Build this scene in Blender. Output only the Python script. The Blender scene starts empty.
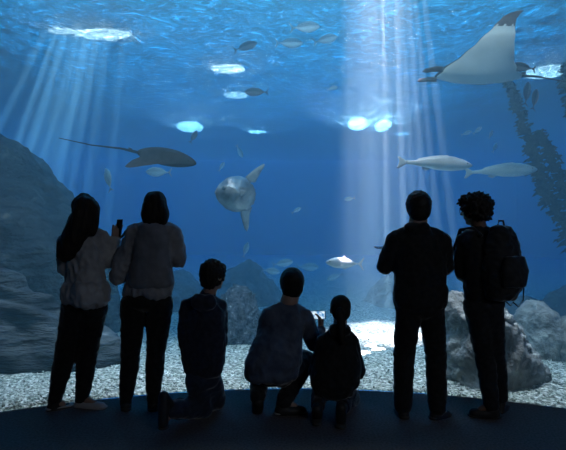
import bpy, bmesh, math, random
from mathutils import Vector, Matrix, noise, Euler
S = bpy.context.scene
COL = S.collection
PI = math.pi
random.seed(11)
F, CX, HY, CH = 500.0, 283.0, 230.0, 1.45      # focal length in px, optical centre, horizon row, eye height

def P(px, py, d):
    "a point at depth d that the photograph shows at (px, py)"
    return Vector(((px-CX)*d/F, d, CH-(py-HY)*d/F))

# ---------------------------------------------------------------- helpers
def newobj(name, me, mat=None, parent=None):
    o = bpy.data.objects.new(name, me); COL.objects.link(o)
    if mat is not None:
        me.materials.clear(); me.materials.append(mat)
    if parent is not None: o.parent = parent
    return o
def tag(o, label=None, cat=None, group=None, kind=None):
    if label: o['label'] = label
    if cat: o['category'] = cat
    if group: o['group'] = group
    if kind: o['kind'] = kind
    return o
def empty(name, loc=(0, 0, 0)):
    o = bpy.data.objects.new(name, None); COL.objects.link(o); o.location = loc
    o.empty_display_size = .05
    return o
def mesh_from(vs, fs, smooth=True):
    me = bpy.data.meshes.new('m'); me.from_pydata([tuple(v) for v in vs], [], fs); me.update()
    if smooth: me.polygons.foreach_set('use_smooth', [True]*len(me.polygons))
    return me
def bm_mesh(bm, smooth=True):
    bmesh.ops.recalc_face_normals(bm, faces=bm.faces)
    me = bpy.data.meshes.new('m'); bm.to_mesh(me); bm.free()
    if smooth: me.polygons.foreach_set('use_smooth', [True]*len(me.polygons))
    return me
def box(bm, c, s, rot=None):
    m = Matrix.Translation(Vector(c)) @ (rot.to_4x4() if rot is not None else Matrix.Identity(4)) @ Matrix.Diagonal((s[0], s[1], s[2], 1))
    return bmesh.ops.create_cube(bm, size=1, matrix=m)['verts']
def bev(bm, w, n=2):
    bmesh.ops.bevel(bm, geom=bm.edges[:], offset=w, segments=n, affect='EDGES', profile=.5)
def recentre(o, p=None):
    "move a mesh object's origin to p (default: the bottom centre of its mesh) without moving the mesh"
    me = o.data
    xs = [v.co for v in me.vertices]
    if p is None:
        p = Vector(((min(v.x for v in xs)+max(v.x for v in xs))/2, (min(v.y for v in xs)+max(v.y for v in xs))/2, min(v.z for v in xs)))
    me.transform(Matrix.Translation(-Vector(p))); o.location = p
    return o

# ---------------------------------------------------------------- materials
def mat(name, col=(.5, .5, .5), rough=.7, spec=.3, metal=0., emit=None, es=0):
    m = bpy.data.materials.new(name); m.use_nodes = True
    b = m.node_tree.nodes['Principled BSDF']
    b.inputs['Base Color'].default_value = (*col, 1); b.inputs['Roughness'].default_value = rough
    b.inputs['Specular IOR Level'].default_value = spec; b.inputs['Metallic'].default_value = metal
    if emit:
        b.inputs['Emission Color'].default_value = (*emit, 1); b.inputs['Emission Strength'].default_value = es
    return m
def noisy(name, c1, c2, scale=4, detail=6, rough=.8, bump=.3, bscale=None, dist=.02, c3=None, spec=.25, stretch=(1, 1, 1), lo=.35, hi=.65, metal=0.):
    m = mat(name, c1, rough, spec, metal); nt = m.node_tree; N = nt.nodes; L = nt.links
    b = N['Principled BSDF']
    tc = N.new('ShaderNodeTexCoord'); mp = N.new('ShaderNodeMapping'); mp.inputs['Scale'].default_value = stretch
    L.new(tc.outputs['Object'], mp.inputs['Vector'])
    nz = N.new('ShaderNodeTexNoise'); nz.inputs['Scale'].default_value = scale; nz.inputs['Detail'].default_value = detail
    L.new(mp.outputs['Vector'], nz.inputs['Vector'])
    r = N.new('ShaderNodeValToRGB'); r.color_ramp.elements[0].position = lo; r.color_ramp.elements[1].position = hi
    r.color_ramp.elements[0].color = (*c1, 1); r.color_ramp.elements[1].color = (*c2, 1)
    if c3:
        e = r.color_ramp.elements.new(min(.98, hi+.12)); e.color = (*c3, 1)
    L.new(nz.outputs['Fac'], r.inputs['Fac']); L.new(r.outputs['Color'], b.inputs['Base Color'])
    n2 = N.new('ShaderNodeTexNoise'); n2.inputs['Scale'].default_value = bscale or scale*3; n2.inputs['Detail'].default_value = 8
    L.new(mp.outputs['Vector'], n2.inputs['Vector'])
    bp = N.new('ShaderNodeBump'); bp.inputs['Strength'].default_value = bump; bp.inputs['Distance'].default_value = dist
    L.new(n2.outputs['Fac'], bp.inputs['Height']); L.new(bp.outputs['Normal'], b.inputs['Normal'])
    return m

M = {}
M['carpet'] = noisy('carpet', (.085, .076, .074), (.15, .136, .132), 60, 3, .85, .5, 300, .004)
M['hall'] = noisy('hall_paint', (.03, .032, .04), (.035, .038, .046), 3, 3, .9, .1)
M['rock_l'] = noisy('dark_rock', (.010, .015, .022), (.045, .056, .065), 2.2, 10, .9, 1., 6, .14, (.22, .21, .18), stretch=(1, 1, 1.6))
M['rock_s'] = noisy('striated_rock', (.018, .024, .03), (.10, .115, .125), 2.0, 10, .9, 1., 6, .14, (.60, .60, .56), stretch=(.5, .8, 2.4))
M['rock_r'] = noisy('grey_rock', (.14, .145, .145), (.34, .345, .33), 4.5, 10, .92, 1., 14, .05, (.85, .86, .80))
M['coral'] = noisy('coral_rock', (.03, .04, .06), (.16, .18, .22), 14, 9, .95, 1., 26, .06, (.8, .8, .8))
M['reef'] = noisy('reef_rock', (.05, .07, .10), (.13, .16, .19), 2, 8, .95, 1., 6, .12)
M['kelp'] = noisy('kelp_leaf', (.018, .035, .035), (.05, .075, .055), 6, 4, .6, .3)
M['kelp_stem'] = mat('kelp_stem', (.03, .045, .035), .6)
M['tankwall'] = noisy('tank_wall', (.02, .05, .09), (.03, .07, .12), .6, 4, .95, .2)
M['metal'] = mat('lamp_metal', (.10, .10, .11), .5, .5, .6)
M['lens'] = mat('lamp_lens', (.8, .8, .8), .4, .3, 0, (1, .62, .50), 50)
M['lens_far'] = mat('lamp_lens_far', (.8, .8, .8), .4, .3, 0, (1, .50, .38), 420)
M['lens_mid'] = mat('lamp_lens_mid', (.8, .8, .8), .4, .3, 0, (1, .50, .38), 170)

M['lens_low'] = mat('lamp_lens_low', (.8, .8, .8), .4, .3, 0, (1, .72, .60), 32)
def gravel_mat():
    m = mat('pale_gravel', (.3, .33, .3), .95, .2); nt = m.node_tree; N = nt.nodes; L = nt.links; b = N['Principled BSDF']
    tc = N.new('ShaderNodeTexCoord')
    v = N.new('ShaderNodeTexVoronoi'); v.inputs['Scale'].default_value = 26; L.new(tc.outputs['Object'], v.inputs['Vector'])
    nz = N.new('ShaderNodeTexNoise'); nz.inputs['Scale'].default_value = 30; nz.inputs['Detail'].default_value = 6; L.new(tc.outputs['Object'], nz.inputs['Vector'])
    big = N.new('ShaderNodeTexNoise'); big.inputs['Scale'].default_value = 1.1; big.inputs['Detail'].default_value = 4; L.new(tc.outputs['Object'], big.inputs['Vector'])
    r = N.new('ShaderNodeValToRGB'); e = r.color_ramp.elements
    e[0].position = .38; e[0].color = (.16, .19, .16, 1); e[1].position = .62; e[1].color = (.88, .88, .82, 1)
    x = e.new(.5); x.color = (.50, .55, .48, 1)
    L.new(nz.outputs['Fac'], r.inputs['Fac'])
    mx = N.new('ShaderNodeMixRGB'); mx.blend_type = 'MULTIPLY'; mx.inputs['Fac'].default_value = .55
    hs = N.new('ShaderNodeSeparateColor'); L.new(v.outputs['Color'], hs.inputs[0])
    mr = N.new('ShaderNodeMapRange'); mr.inputs['To Min'].default_value = .35; mr.inputs['To Max'].default_value = 1.25; L.new(hs.outputs[0], mr.inputs['Value'])
    L.new(r.outputs['Color'], mx.inputs['Color1']); L.new(mr.outputs['Result'], mx.inputs['Color2'])
    L.new(mx.outputs['Color'], b.inputs['Base Color'])
    ad = N.new('ShaderNodeMath'); ad.operation = 'SUBTRACT'; L.new(nz.outputs['Fac'], ad.inputs[0]); L.new(v.outputs['Distance'], ad.inputs[1])
    bp = N.new('ShaderNodeBump'); bp.inputs['Strength'].default_value = .9; bp.inputs['Distance'].default_value = .03
    L.new(ad.outputs[0], bp.inputs['Height']); L.new(bp.outputs['Normal'], b.inputs['Normal'])
    return m
M['gravel'] = gravel_mat()
M['shell'] = noisy('pale_shell', (.10, .10, .10), (.85, .85, .80), 26, 4, .9, .6, 60, .01)
M['pebble'] = noisy('pebbles', (.20, .23, .20), (.80, .82, .76), 9, 3, .9, .4, 60, .01)

def glass_mat():
    m = bpy.data.materials.new('clear_acrylic'); m.use_nodes = True; nt = m.node_tree; N = nt.nodes; L = nt.links
    N.clear(); out = N.new('ShaderNodeOutputMaterial'); t = N.new('ShaderNodeBsdfTransparent'); g = N.new('ShaderNodeBsdfGlossy')
    t.inputs['Color'].default_value = (.97, .985, 1, 1); g.inputs['Roughness'].default_value = .02
    fr = N.new('ShaderNodeFresnel'); fr.inputs['IOR'].default_value = 1.12
    mx = N.new('ShaderNodeMixShader'); L.new(fr.outputs[0], mx.inputs[0]); L.new(t.outputs[0], mx.inputs[1]); L.new(g.outputs[0], mx.inputs[2])
    L.new(mx.outputs[0], out.inputs[0]); return m
M['glass'] = glass_mat()

def surface_mat():
    "the rippled water surface: ripples focus and spread what passes through it, and mirror the tank a little"
    m = bpy.data.materials.new('water_surface'); m.use_nodes = True; nt = m.node_tree; N = nt.nodes; L = nt.links
    N.clear(); out = N.new('ShaderNodeOutputMaterial'); t = N.new('ShaderNodeBsdfTransparent'); g = N.new('ShaderNodeBsdfGlossy')
    tc = N.new('ShaderNodeTexCoord')
    w = N.new('ShaderNodeTexNoise'); w.inputs['Scale'].default_value = .9; w.inputs['Detail'].default_value = 3; L.new(tc.outputs['Object'], w.inputs['Vector'])
    mxv = N.new('ShaderNodeVectorMath'); mxv.operation = 'MULTIPLY_ADD'; mxv.inputs[1].default_value = (1.6, 1.6, 0)
    L.new(w.outputs['Color'], mxv.inputs[0]); L.new(tc.outputs['Object'], mxv.inputs[2])
    n1 = N.new('ShaderNodeTexNoise'); n1.inputs['Scale'].default_value = 5.5; n1.inputs['Detail'].default_value = 7; n1.inputs['Roughness'].default_value = .66
    L.new(mxv.outputs[0], n1.inputs['Vector'])
    r = N.new('ShaderNodeValToRGB'); e = r.color_ramp.elements
    e[0].position = .42; e[0].color = (.16, .17, .18, 1); e[1].position = .62; e[1].color = (.62, .63, .65, 1)
    x = e.new(.54); x.color = (.25, .27, .30, 1)
    L.new(n1.outputs['Fac'], r.inputs['Fac']); L.new(r.outputs['Color'], t.inputs['Color'])  # noise tint paints bright and dark ripple light into the transmitted colour
    bp = N.new('ShaderNodeBump'); bp.inputs['Strength'].default_value = 1; bp.inputs['Distance'].default_value = .4
    L.new(n1.outputs['Fac'], bp.inputs['Height']); L.new(bp.outputs['Normal'], g.inputs['Normal']); g.inputs['Roughness'].default_value = .08
    rf = N.new('ShaderNodeBsdfRefraction'); rf.inputs['IOR'].default_value = 1.3; rf.inputs['Roughness'].default_value = .07
    hx = N.new('ShaderNodeMixRGB'); hx.inputs['Fac'].default_value = .55; hx.inputs['Color1'].default_value = (.17, .16, .15, 1); L.new(r.outputs['Color'], hx.inputs['Color2']); L.new(hx.outputs['Color'], rf.inputs['Color']); L.new(bp.outputs['Normal'], rf.inputs['Normal'])
    m2 = N.new('ShaderNodeMixShader'); m2.inputs[0].default_value = .8; L.new(t.outputs[0], m2.inputs[1]); L.new(rf.outputs[0], m2.inputs[2])
    mx = N.new('ShaderNodeMixShader'); mx.inputs[0].default_value = .12
    L.new(m2.outputs[0], mx.inputs[1]); L.new(g.outputs[0], mx.inputs[2]); L.new(mx.outputs[0], out.inputs[0]); return m
M['surface'] = surface_mat()

def water_mat():
    m = bpy.data.materials.new('blue_water'); m.use_nodes = True; nt = m.node_tree; N = nt.nodes; L = nt.links
    N.clear(); out = N.new('ShaderNodeOutputMaterial')
    sc = N.new('ShaderNodeVolumeScatter'); ab = N.new('ShaderNodeVolumeAbsorption'); ad = N.new('ShaderNodeAddShader')
    sc.inputs['Color'].default_value = (.42, .82, 1.0, 1); sc.inputs['Density'].default_value = .050; sc.inputs['Anisotropy'].default_value = 0.0
    ab.inputs['Color'].default_value = (.0, .68, .93, 1); ab.inputs['Density'].default_value = .20
    L.new(sc.outputs[0], ad.inputs[0]); L.new(ab.outputs[0], ad.inputs[1]); L.new(ad.outputs[0], out.inputs['Volume'])
    return m
M['water'] = water_mat()

# ---------------------------------------------------------------- hall and tank shell
GC, GR = Vector((.1, -.4, 0)), 4.96
def arc(r, a0, a1, n):
    return [Vector((GC.x+r*math.sin(math.radians(a0+(a1-a0)*i/n)), GC.y+r*math.cos(math.radians(a0+(a1-a0)*i/n)), 0)) for i in range(n+1)]
ZW = 5.5       # water level
bm = bmesh.new(); box(bm, (0, 0.3, -.15), (10.6, 10.2, .3)); o = newobj('floor', bm_mesh(bm, False), M['carpet']); tag(o, kind='structure')
# the hall floor ends at the glass: trim it to the arc
bpy.data.meshes.remove(o.data)
def slab(pts, z0, z1):
    bm = bmesh.new(); vs = [bm.verts.new((p.x, p.y, z0)) for p in pts]; f = bm.faces.new(vs)
    g = bmesh.ops.extrude_face_region(bm, geom=[f]); 
    for v in g['geom']:
        if isinstance(v, bmesh.types.BMVert): v.co.z = z1
    return bm_mesh(bm, False)
hall = arc(GR, -88, 88, 60) + [Vector((5.3, -4.6, 0)), Vector((-5.1, -4.6, 0))]
o = newobj('floor', slab(hall, -.3, 0), M['carpet']); tag(o, kind='structure')
o = newobj('ceiling', slab(arc(GR+.05, -88, 88, 60) + [Vector((5.6, -4.6, 0)), Vector((-5.4, -4.6, 0))], 3.74, 3.9), M['hall']); tag(o, kind='structure')
for nm, c, s in (('wall_left', (-5.05, -2.5, 1.87), (.15, 4.2, 3.74)), ('wall_right', (5.25, -2.5, 1.87), (.15, 4.2, 3.74)), ('wall_back', (.1, -4.6, 1.8), (10.2, .15, 3.74))):
    bm = bmesh.new(); box(bm, c, s); o = newobj(nm, bm_mesh(bm, False), M['hall']); tag(o, kind='structure')
# solid bulkhead between hall ceiling and tank top, along the glass
def ring_wall(r0, r1, z0, z1, a0=-89, a1=89, n=60):
    a, b = arc(r0, a0, a1, n), arc(r1, a0, a1, n); vs = []; fs = []
    for i in range(n+1):
        vs += [(a[i].x, a[i].y, z0), (b[i].x, b[i].y, z0), (b[i].x, b[i].y, z1), (a[i].x, a[i].y, z1)]
    for i in range(n):
        k = 4*i
        for j in range(4): fs.append((k+j, k+(j+1) % 4, k+4+(j+1) % 4, k+4+j))
    fs += [(3, 2, 1, 0), (4*n, 4*n+1, 4*n+2, 4*n+3)]
    me = mesh_from(vs, fs, False)
    bm = bmesh.new(); bm.from_mesh(me); return bm_mesh(bm, False)
o = newobj('trim_1', ring_wall(GR-.02, GR+.08, 3.9, 8.5), M['hall']); tag(o, kind='structure')
o = newobj('window_1', ring_wall(GR, GR+.08, -.02, 3.73), M['glass']); tag(o, 'curved clear acrylic viewing window of the tank', kind='structure')
# tank shell
for nm, c, s in (('wall_tank_left', (-14.2, 13, 2.6), (.3, 34, 6.4)), ('wall_tank_right', (14.2, 13, 2.6), (.3, 34, 6.4)), ('wall_tank_far', (0, 30.2, 2.6), (28.6, .3, 6.4))):
    bm = bmesh.new(); box(bm, c, s); o = newobj(nm, bm_mesh(bm, False), M['tankwall']); tag(o, kind='structure')
for nm, x in (('wall_side_left', -9.6), ('wall_side_right', 9.6)):
    bm = bmesh.new(); box(bm, (x, -.5, 2.6), (9, .3, 6.4)); o = newobj(nm, bm_mesh(bm, False), M['tankwall']); tag(o, kind='structure')
# water body and surface
tank = arc(GR+.085, -88, 88, 60) + [Vector((14, -.3, 0)), Vector((14, 30, 0)), Vector((-14, 30, 0)), Vector((-14, -.3, 0))]
o = newobj('tank_water', slab(tank, -.6, ZW), M['water']); tag(o, 'clear blue water filling the whole tank', 'water', kind='stuff')
vs = []; fs = []; nx, ny = 140, 150
for j in range(ny+1):
    for i in range(nx+1):
        x, y = -14+28*i/nx, 4.0+26*j/ny
        vs.append((x, y, .05*noise.noise(Vector((x*1.3, y*1.3, 0)))+.03*noise.noise(Vector((x*3, y*3, 4)))))
for j in range(ny):
    for i in range(nx):
        k = j*(nx+1)+i; fs.append((k, k+1, k+nx+2, k+nx+1))
o = newobj('water_surface', mesh_from(vs, fs), M['surface']); o.location = (0, 0, ZW+.12); tag(o, 'rippled bright underside of the water surface', 'water surface', kind='stuff')

# ---------------------------------------------------------------- sea bed
def bed_z(x, y):
    return .05*noise.noise(Vector((x*.7, y*.7, 1.3))) + .02*noise.noise(Vector((x*3, y*3, 2))) - .03
vs = []; fs = []; nx, ny = 220, 200
for j in range(ny+1):
    t = j/ny; y = -.3+ 30.2*t**1.7
    for i in range(nx+1):
        u = 2*i/nx-1; x = 14*math.copysign(abs(u)**1.6, u)
        r = (Vector((x, y, 0))-GC).length
        vs.append((x, y, min(bed_z(x, y), 0) + .018*noise.noise(Vector((x*11, y*11, 5)))*(1 if r < 9 else 0) - (0 if r > GR+.1 else .35)))
for j in range(ny):
    for i in range(nx):
        k = j*(nx+1)+i
        fs.append((k, k+1, k+nx+2, k+nx+1))
o = newobj('gravel_bed', mesh_from(vs, fs), M['gravel']); tag(o, 'pale green grey gravel covering the tank floor behind the glass', 'gravel', kind='stuff')
# loose rubble pieces
bm = bmesh.new(); n = 0
while n < 4500:
    a = random.uniform(-40, 40); r = GR+.14+random.random()**1.6*2.6
    x = GC.x+r*math.sin(math.radians(a)); y = GC.y+r*math.cos(math.radians(a))
    s = random.choice((.005, .006, .008, .012))*random.uniform(.8, 1.3)
    m = Matrix.Translation((x, y, min(bed_z(x, y), 0)+s*.45)) @ Euler((random.random()*6, random.random()*6, random.random()*6)).to_matrix().to_4x4() @ Matrix.Diagonal((s*1.5, s, s*.7, 1))
    bmesh.ops.create_icosphere(bm, subdivisions=1, radius=1, matrix=m); n += 1
o = newobj('loose_rubble', bm_mesh(bm), M['pebble']); tag(o, 'small loose shell and stone rubble scattered on the gravel by the glass', 'rubble', kind='stuff')

# ---------------------------------------------------------------- rocks
def inflate(outline, depth, thick, layers=9, power=.5, seed=0, amp=.08, freq=1.6, sub=2, lean=0., stri=None, back=1.0):
    """a solid lump whose front outline (px points at this depth) is given; thickness runs along the view depth"""
    pts = [P(a, b, depth) for a, b in outline]
    # resample evenly
    n = len(pts); per = [(pts[i], pts[(i+1) % n]) for i in range(n)]
    tot = sum((b-a).length for a, b in per); m = 72; out = []; step = tot/m; acc = 0; k = 0; pos = 0
    for i in range(m):
        t = i*step
        while k < n-1 and acc+(per[k][1]-per[k][0]).length < t: acc += (per[k][1]-per[k][0]).length; k += 1
        a, b = per[k]; L_ = (b-a).length or 1; out.append(a.lerp(b, min(1, (t-acc)/L_)))
    c = sum(out, Vector())/m
    zb = min(p.z for p in out)
    vs = []; fs = []
    for j in range(-layers, layers+1):
        t = j/layers; s = max(.02, (1-abs(t)**2.2))**power
        yy = t*thick*(1 if t < 0 else back)
        for p in out:
            q = Vector((c.x+(p.x-c.x)*s, depth+yy+lean*(p.z-zb), zb+(p.z-zb)*s)); vs.append(q)
    for j in range(2*layers):
        for i in range(m):
            a = j*m+i; b = j*m+(i+1) % m; fs.append((a, b, b+m, a+m))
    fs.append(tuple(range(m))[::-1]); fs.append(tuple(2*layers*m+i for i in range(m)))
    bm = bmesh.new(); bm.from_mesh(mesh_from(vs, fs)); bmesh.ops.triangulate(bm, faces=[f for f in bm.faces if len(f.verts) > 4])
    bmesh.ops.subdivide_edges(bm, edges=bm.edges[:], cuts=sub-1 if sub > 1 else 0, use_grid_fill=True) if sub > 1 else None
    bm.normal_update()
    for v in bm.verts:
        p = v.co; s = Vector((seed*7.1, seed*3.3, seed))
        d = noise.fractal(p*freq+s, .9, 2.1, 5)*amp + noise.fractal(p*freq*4+s, .8, 2, 4)*amp*.25
        if stri:                                   # slanted bedding ridges
            q = p.x*stri[0]+p.z*stri[1]+.35*noise.noise(p*1.1+s)
            d += (abs((q*stri[2]) % 1-.5)*2-.5)*stri[3]
        v.co += v.normal*d
    return bm_mesh(bm)
def rock(name, label, outline, depth, thick, material, cat='rock', group=None, **k):
    o = newobj(name, inflate(outline, depth, thick, **k), M[material]); recentre(o); tag(o, label, cat, group); return o
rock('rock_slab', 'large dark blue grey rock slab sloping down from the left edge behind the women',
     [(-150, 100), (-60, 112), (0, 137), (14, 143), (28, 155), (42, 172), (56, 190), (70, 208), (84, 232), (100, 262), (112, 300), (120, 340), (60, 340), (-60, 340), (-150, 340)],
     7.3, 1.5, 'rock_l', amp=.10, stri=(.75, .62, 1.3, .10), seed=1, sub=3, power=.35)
rock('rock_ridge', 'narrow brownish rock ridge lying along the back edge of the large left slab',
     [(18, 150), (24, 150), (40, 160), (56, 178), (70, 192), (76, 204), (92, 232), (104, 262), (80, 262), (40, 200)],
     8.4, .5, 'rock_l', amp=.08, seed=2, sub=2)
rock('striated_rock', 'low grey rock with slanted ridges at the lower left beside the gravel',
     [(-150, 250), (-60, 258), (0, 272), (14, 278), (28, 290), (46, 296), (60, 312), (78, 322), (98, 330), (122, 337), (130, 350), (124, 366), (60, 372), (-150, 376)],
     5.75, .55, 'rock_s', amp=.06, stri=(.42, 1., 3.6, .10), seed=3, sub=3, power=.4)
rock('coral_mound', 'round speckled coral mound between the kneeling boy and the crouching man',
     [(217, 346), (217, 318), (222, 300), (229, 290), (238, 286), (247, 289), (254, 299), (259, 318), (260, 346)], 6.9, .5, 'coral', cat='coral', amp=.06, freq=9, seed=4, sub=3, power=.3)
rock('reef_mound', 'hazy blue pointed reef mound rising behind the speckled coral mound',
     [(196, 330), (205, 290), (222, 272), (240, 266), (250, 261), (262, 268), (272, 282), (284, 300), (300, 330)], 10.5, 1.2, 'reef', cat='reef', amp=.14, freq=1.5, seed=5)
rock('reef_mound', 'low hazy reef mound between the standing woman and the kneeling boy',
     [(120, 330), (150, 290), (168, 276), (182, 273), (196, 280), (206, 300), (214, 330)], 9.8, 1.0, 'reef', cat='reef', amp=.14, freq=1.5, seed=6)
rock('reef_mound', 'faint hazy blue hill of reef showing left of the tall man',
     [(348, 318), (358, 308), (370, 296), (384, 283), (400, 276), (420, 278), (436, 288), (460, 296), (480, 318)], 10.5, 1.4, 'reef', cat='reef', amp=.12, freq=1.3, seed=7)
rock('rock_boulder', 'large pale topped boulder behind the legs of the man with the backpack',
     [(444, 372), (443, 340), (444, 312), (448, 300), (457, 293), (468, 292), (482, 300), (496, 304), (507, 311), (517, 326), (530, 346), (541, 362), (548, 382), (530, 388), (506, 391), (480, 386)],
     5.05, .40, 'rock_r', amp=.085, freq=3.2, seed=8, sub=3, power=.4)
rock('grey_boulder', 'pale grey upright boulder at the right edge behind the large boulder',
     [(514, 366), (516, 325), (522, 308), (532, 300), (544, 302), (553, 312), (558, 330), (557, 366)], 5.95, .35, 'rock_r', amp=.06, freq=2.6, seed=9, sub=2)
rock('grey_boulder', 'pale grey boulder cut off by the right edge of the photo',
     [(553, 366), (554, 335), (562, 322), (580, 316), (600, 322), (606, 366)], 5.8, .35, 'rock_r', amp=.05, freq=2.6, seed=10, sub=2)
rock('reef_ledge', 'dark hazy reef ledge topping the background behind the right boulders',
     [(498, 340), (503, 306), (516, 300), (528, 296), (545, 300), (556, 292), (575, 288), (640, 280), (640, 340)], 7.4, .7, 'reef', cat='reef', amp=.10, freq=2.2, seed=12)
# encrusting shells on the big boulder's right edge
for k, (a, b) in enumerate([(498, 308), (506, 317), (514, 326), (520, 336), (527, 345), (533, 355), (539, 364), (543, 374)]):
    bm = bmesh.new(); bmesh.ops.create_icosphere(bm, subdivisions=3, radius=.075*random.uniform(.7, 1.2))
    for v in bm.verts: v.co *= 1+.35*noise.noise(v.co*30+Vector((k, 0, 0))); v.co.z *= .8
    o = newobj('shell_cluster', bm_mesh(bm), M['shell']); o.location = P(a-2, b+2, 4.86)
    tag(o, 'small pale shell clump growing on the right edge of the large boulder', 'shell clump', 'shell clumps along the large boulder')

# ---------------------------------------------------------------- lamps
def track(o, target):
    o.rotation_euler = (Vector(target)-o.location).to_track_quat('-Z', 'Y').to_euler()
def light(name, kind, loc, target, energy, col, **k):
    l = bpy.data.lights.new(name, kind); l.energy = energy; l.color = col
    for a, b in k.items(): setattr(l, a, b)
    o = bpy.data.objects.new(name, l); COL.objects.link(o); o.location = loc; track(o, target); return o
KL = 1.0
light('tank_ambient_fill', 'AREA', (0, 26, 9.5), (0, 26, 0), 42000*KL, (.03, .55, 1.0), shape='RECTANGLE', size=26, size_y=42)  # blue fill panel added above the water for its ambient light
light('front_fill', 'AREA', (-.2, 5.15, 5.2), (-.2, 8.2, 2.4), 150*KL, (1.0, .78, .66), shape='RECTANGLE', size=5.5, size_y=.25)  # unseen fill added to brighten the fronts of animals and rocks
light('gravel_fill', 'AREA', (0, 5.3, 5.35), (0, 5.25, 0), 150*KL, (1.0, .60, .54), shape='RECTANGLE', size=7, size_y=.2, spread=math.radians(52))  # unseen fill added to brighten the gravel behind the glass
# shafts: narrow beams from a row of theatre-like spots high above the water (foot px, depth, lean px, energy, cone degrees)
for (fx, d, top, e, ang) in ((345, 6.3, 345, 110000, .7), (352, 6.1, 351, 200000, .5), (359, 6.0, 357, 180000, .45), (364, 6.1, 363, 330000, .6), (371, 6.4, 369, 300000, .5), (378, 6.2, 375, 240000, .45), (388, 6.6, 383, 260000, .5),
                             (397, 6.3, 389, 150000, .4), (408, 6.6, 396, 260000, .5), (421, 6.9, 401, 260000, .45), (434, 6.9, 408, 300000, .5), (448, 7.2, 415, 240000, .5), (466, 7.2, 424, 160000, .7), (385, 7.2, 382, 24000, 8.0)):
    a = P(fx, 350, d); a.z = 0; b = P(top, 0, d); v = (b-a).normalized()
    light('shaft_lamp', 'SPOT', a+v*9.5, a, e*82*KL, (1.0, .36, .27), spot_size=math.radians(ang*1.55), spot_blend=1.0, shadow_soft_size=.03)
for (tx, bx, e, ang) in ((46, -20, 60000, 1.0), (58, 8, 50000, .8), (66, 24, 60000, 1.2), (80, 40, 40000, .7), (88, 60, 60000, 1.1), (98, 74, 40000, .7), (108, 90, 30000, 1.2), (124, 112, 25000, .9), (90, 40, 8000, 7.0)):
    b = P(tx, 30, 10.3); a = P(bx, 170, 10.3); v = (b-a).normalized()
    light('slant_lamp', 'SPOT', b+v*9, a, e*420*KL, (1.0, .55, .46), spot_size=math.radians(ang), spot_blend=1.0, shadow_soft_size=.03)
light('hall_fill', 'AREA', (3.9, -2.6, 3.3), (-1.4, 4.0, 1.4), 36*KL, (.84, .92, 1.0), shape='RECTANGLE', size=2.4, size_y=.8)  # unseen fill added to lift the visitors' backs out of black
def flood(px, py, w, label, lens, tilt=0., z=6.3, asp=1.):
    d = (z-CH)*F/(HY-py); x = (px-CX)*d/F; r = w*d/F/2
    root = empty('flood_lamp', (x, d, z)); tag(root, label, 'lamp', 'flood lamps above the water surface')
    bm = bmesh.new(); R = Matrix.Diagonal((1, asp, 1, 1)) @ Matrix.Rotation(math.radians(tilt), 4, 'X')
    bmesh.ops.create_cone(bm, segments=40, radius1=r*1.06, radius2=r*.6, depth=r*.7, cap_ends=True, matrix=R @ Matrix.Translation((0, 0, r*.35+.012)))
    newobj('housing', bm_mesh(bm, False), M['metal'], root)
    bm = bmesh.new(); bmesh.ops.create_uvsphere(bm, u_segments=32, v_segments=12, radius=r, matrix=R @ Matrix.Diagonal((1, 1, .12, 1)))
    newobj('lens', bm_mesh(bm), M[lens], root)
    bm = bmesh.new(); box(bm, (0, 0, r*.7+.25), (.05, .05, .5)); newobj('mounting_arm', bm_mesh(bm, False), M['metal'], root)
    return root
flood(228, 69, 34, 'glowing lamp seen through ripples high left of centre, upper of a stacked pair', 'lens', asp=.8)
flood(236, 95, 24, 'small glowing lamp seen through ripples just below the brighter upper one', 'lens')
flood(190, 127, 26, 'glaring lamp at the water surface above the eagle ray', 'lens_mid', -12)
flood(257, 132, 17, 'small oval lamp glow above the sunfish', 'lens_mid')
flood(358, 124, 19, 'left one of the pair of brightest round lamps beside the central light shaft', 'lens_far', -30)
flood(383, 126, 16, 'right one of the pair of brightest round lamps beside the central light shaft', 'lens_far', -30)
flood(402, 134, 16, 'dim lamp glow just right of the brightest lamp pair', 'lens')
flood(104, 34, 56, 'wide bright lamp patch at the top left where slanting rays begin', 'lens_low', asp=.45)
flood(62, 31, 28, 'bright lamp patch at the far top left, left end of the slanting rays', 'lens_low', asp=.5)
flood(548, 72, 44, 'bright lamp glow behind the tail of the manta ray', 'lens')

# ---------------------------------------------------------------- camera, world, view
w = bpy.data.worlds.new('World'); S.world = w; w.use_nodes = True
w.node_tree.nodes['Background'].inputs[0].default_value = (.02, .06, .12, 1); w.node_tree.nodes['Background'].inputs[1].default_value = .05
cam = bpy.data.cameras.new('Camera'); co = bpy.data.objects.new('Camera', cam); COL.objects.link(co); S.camera = co
co.location = (0, 0, CH); co.rotation_euler = (PI/2, 0, 0); cam.sensor_width = 36; cam.lens = 36*F/566
cam.shift_y = (HY-225)/566
S.view_settings.view_transform = 'Standard'; S.view_settings.look = 'None'; S.view_settings.gamma = 1; S.view_settings.exposure = 0
S.cycles.use_denoising = True; S.cycles.volume_bounces = 1; S.cycles.transparent_max_bounces = 16
S.cycles.sample_clamp_indirect = 3; S.cycles.max_bounces = 6; S.cycles.caustics_reflective = False; S.cycles.caustics_refractive = False
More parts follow.
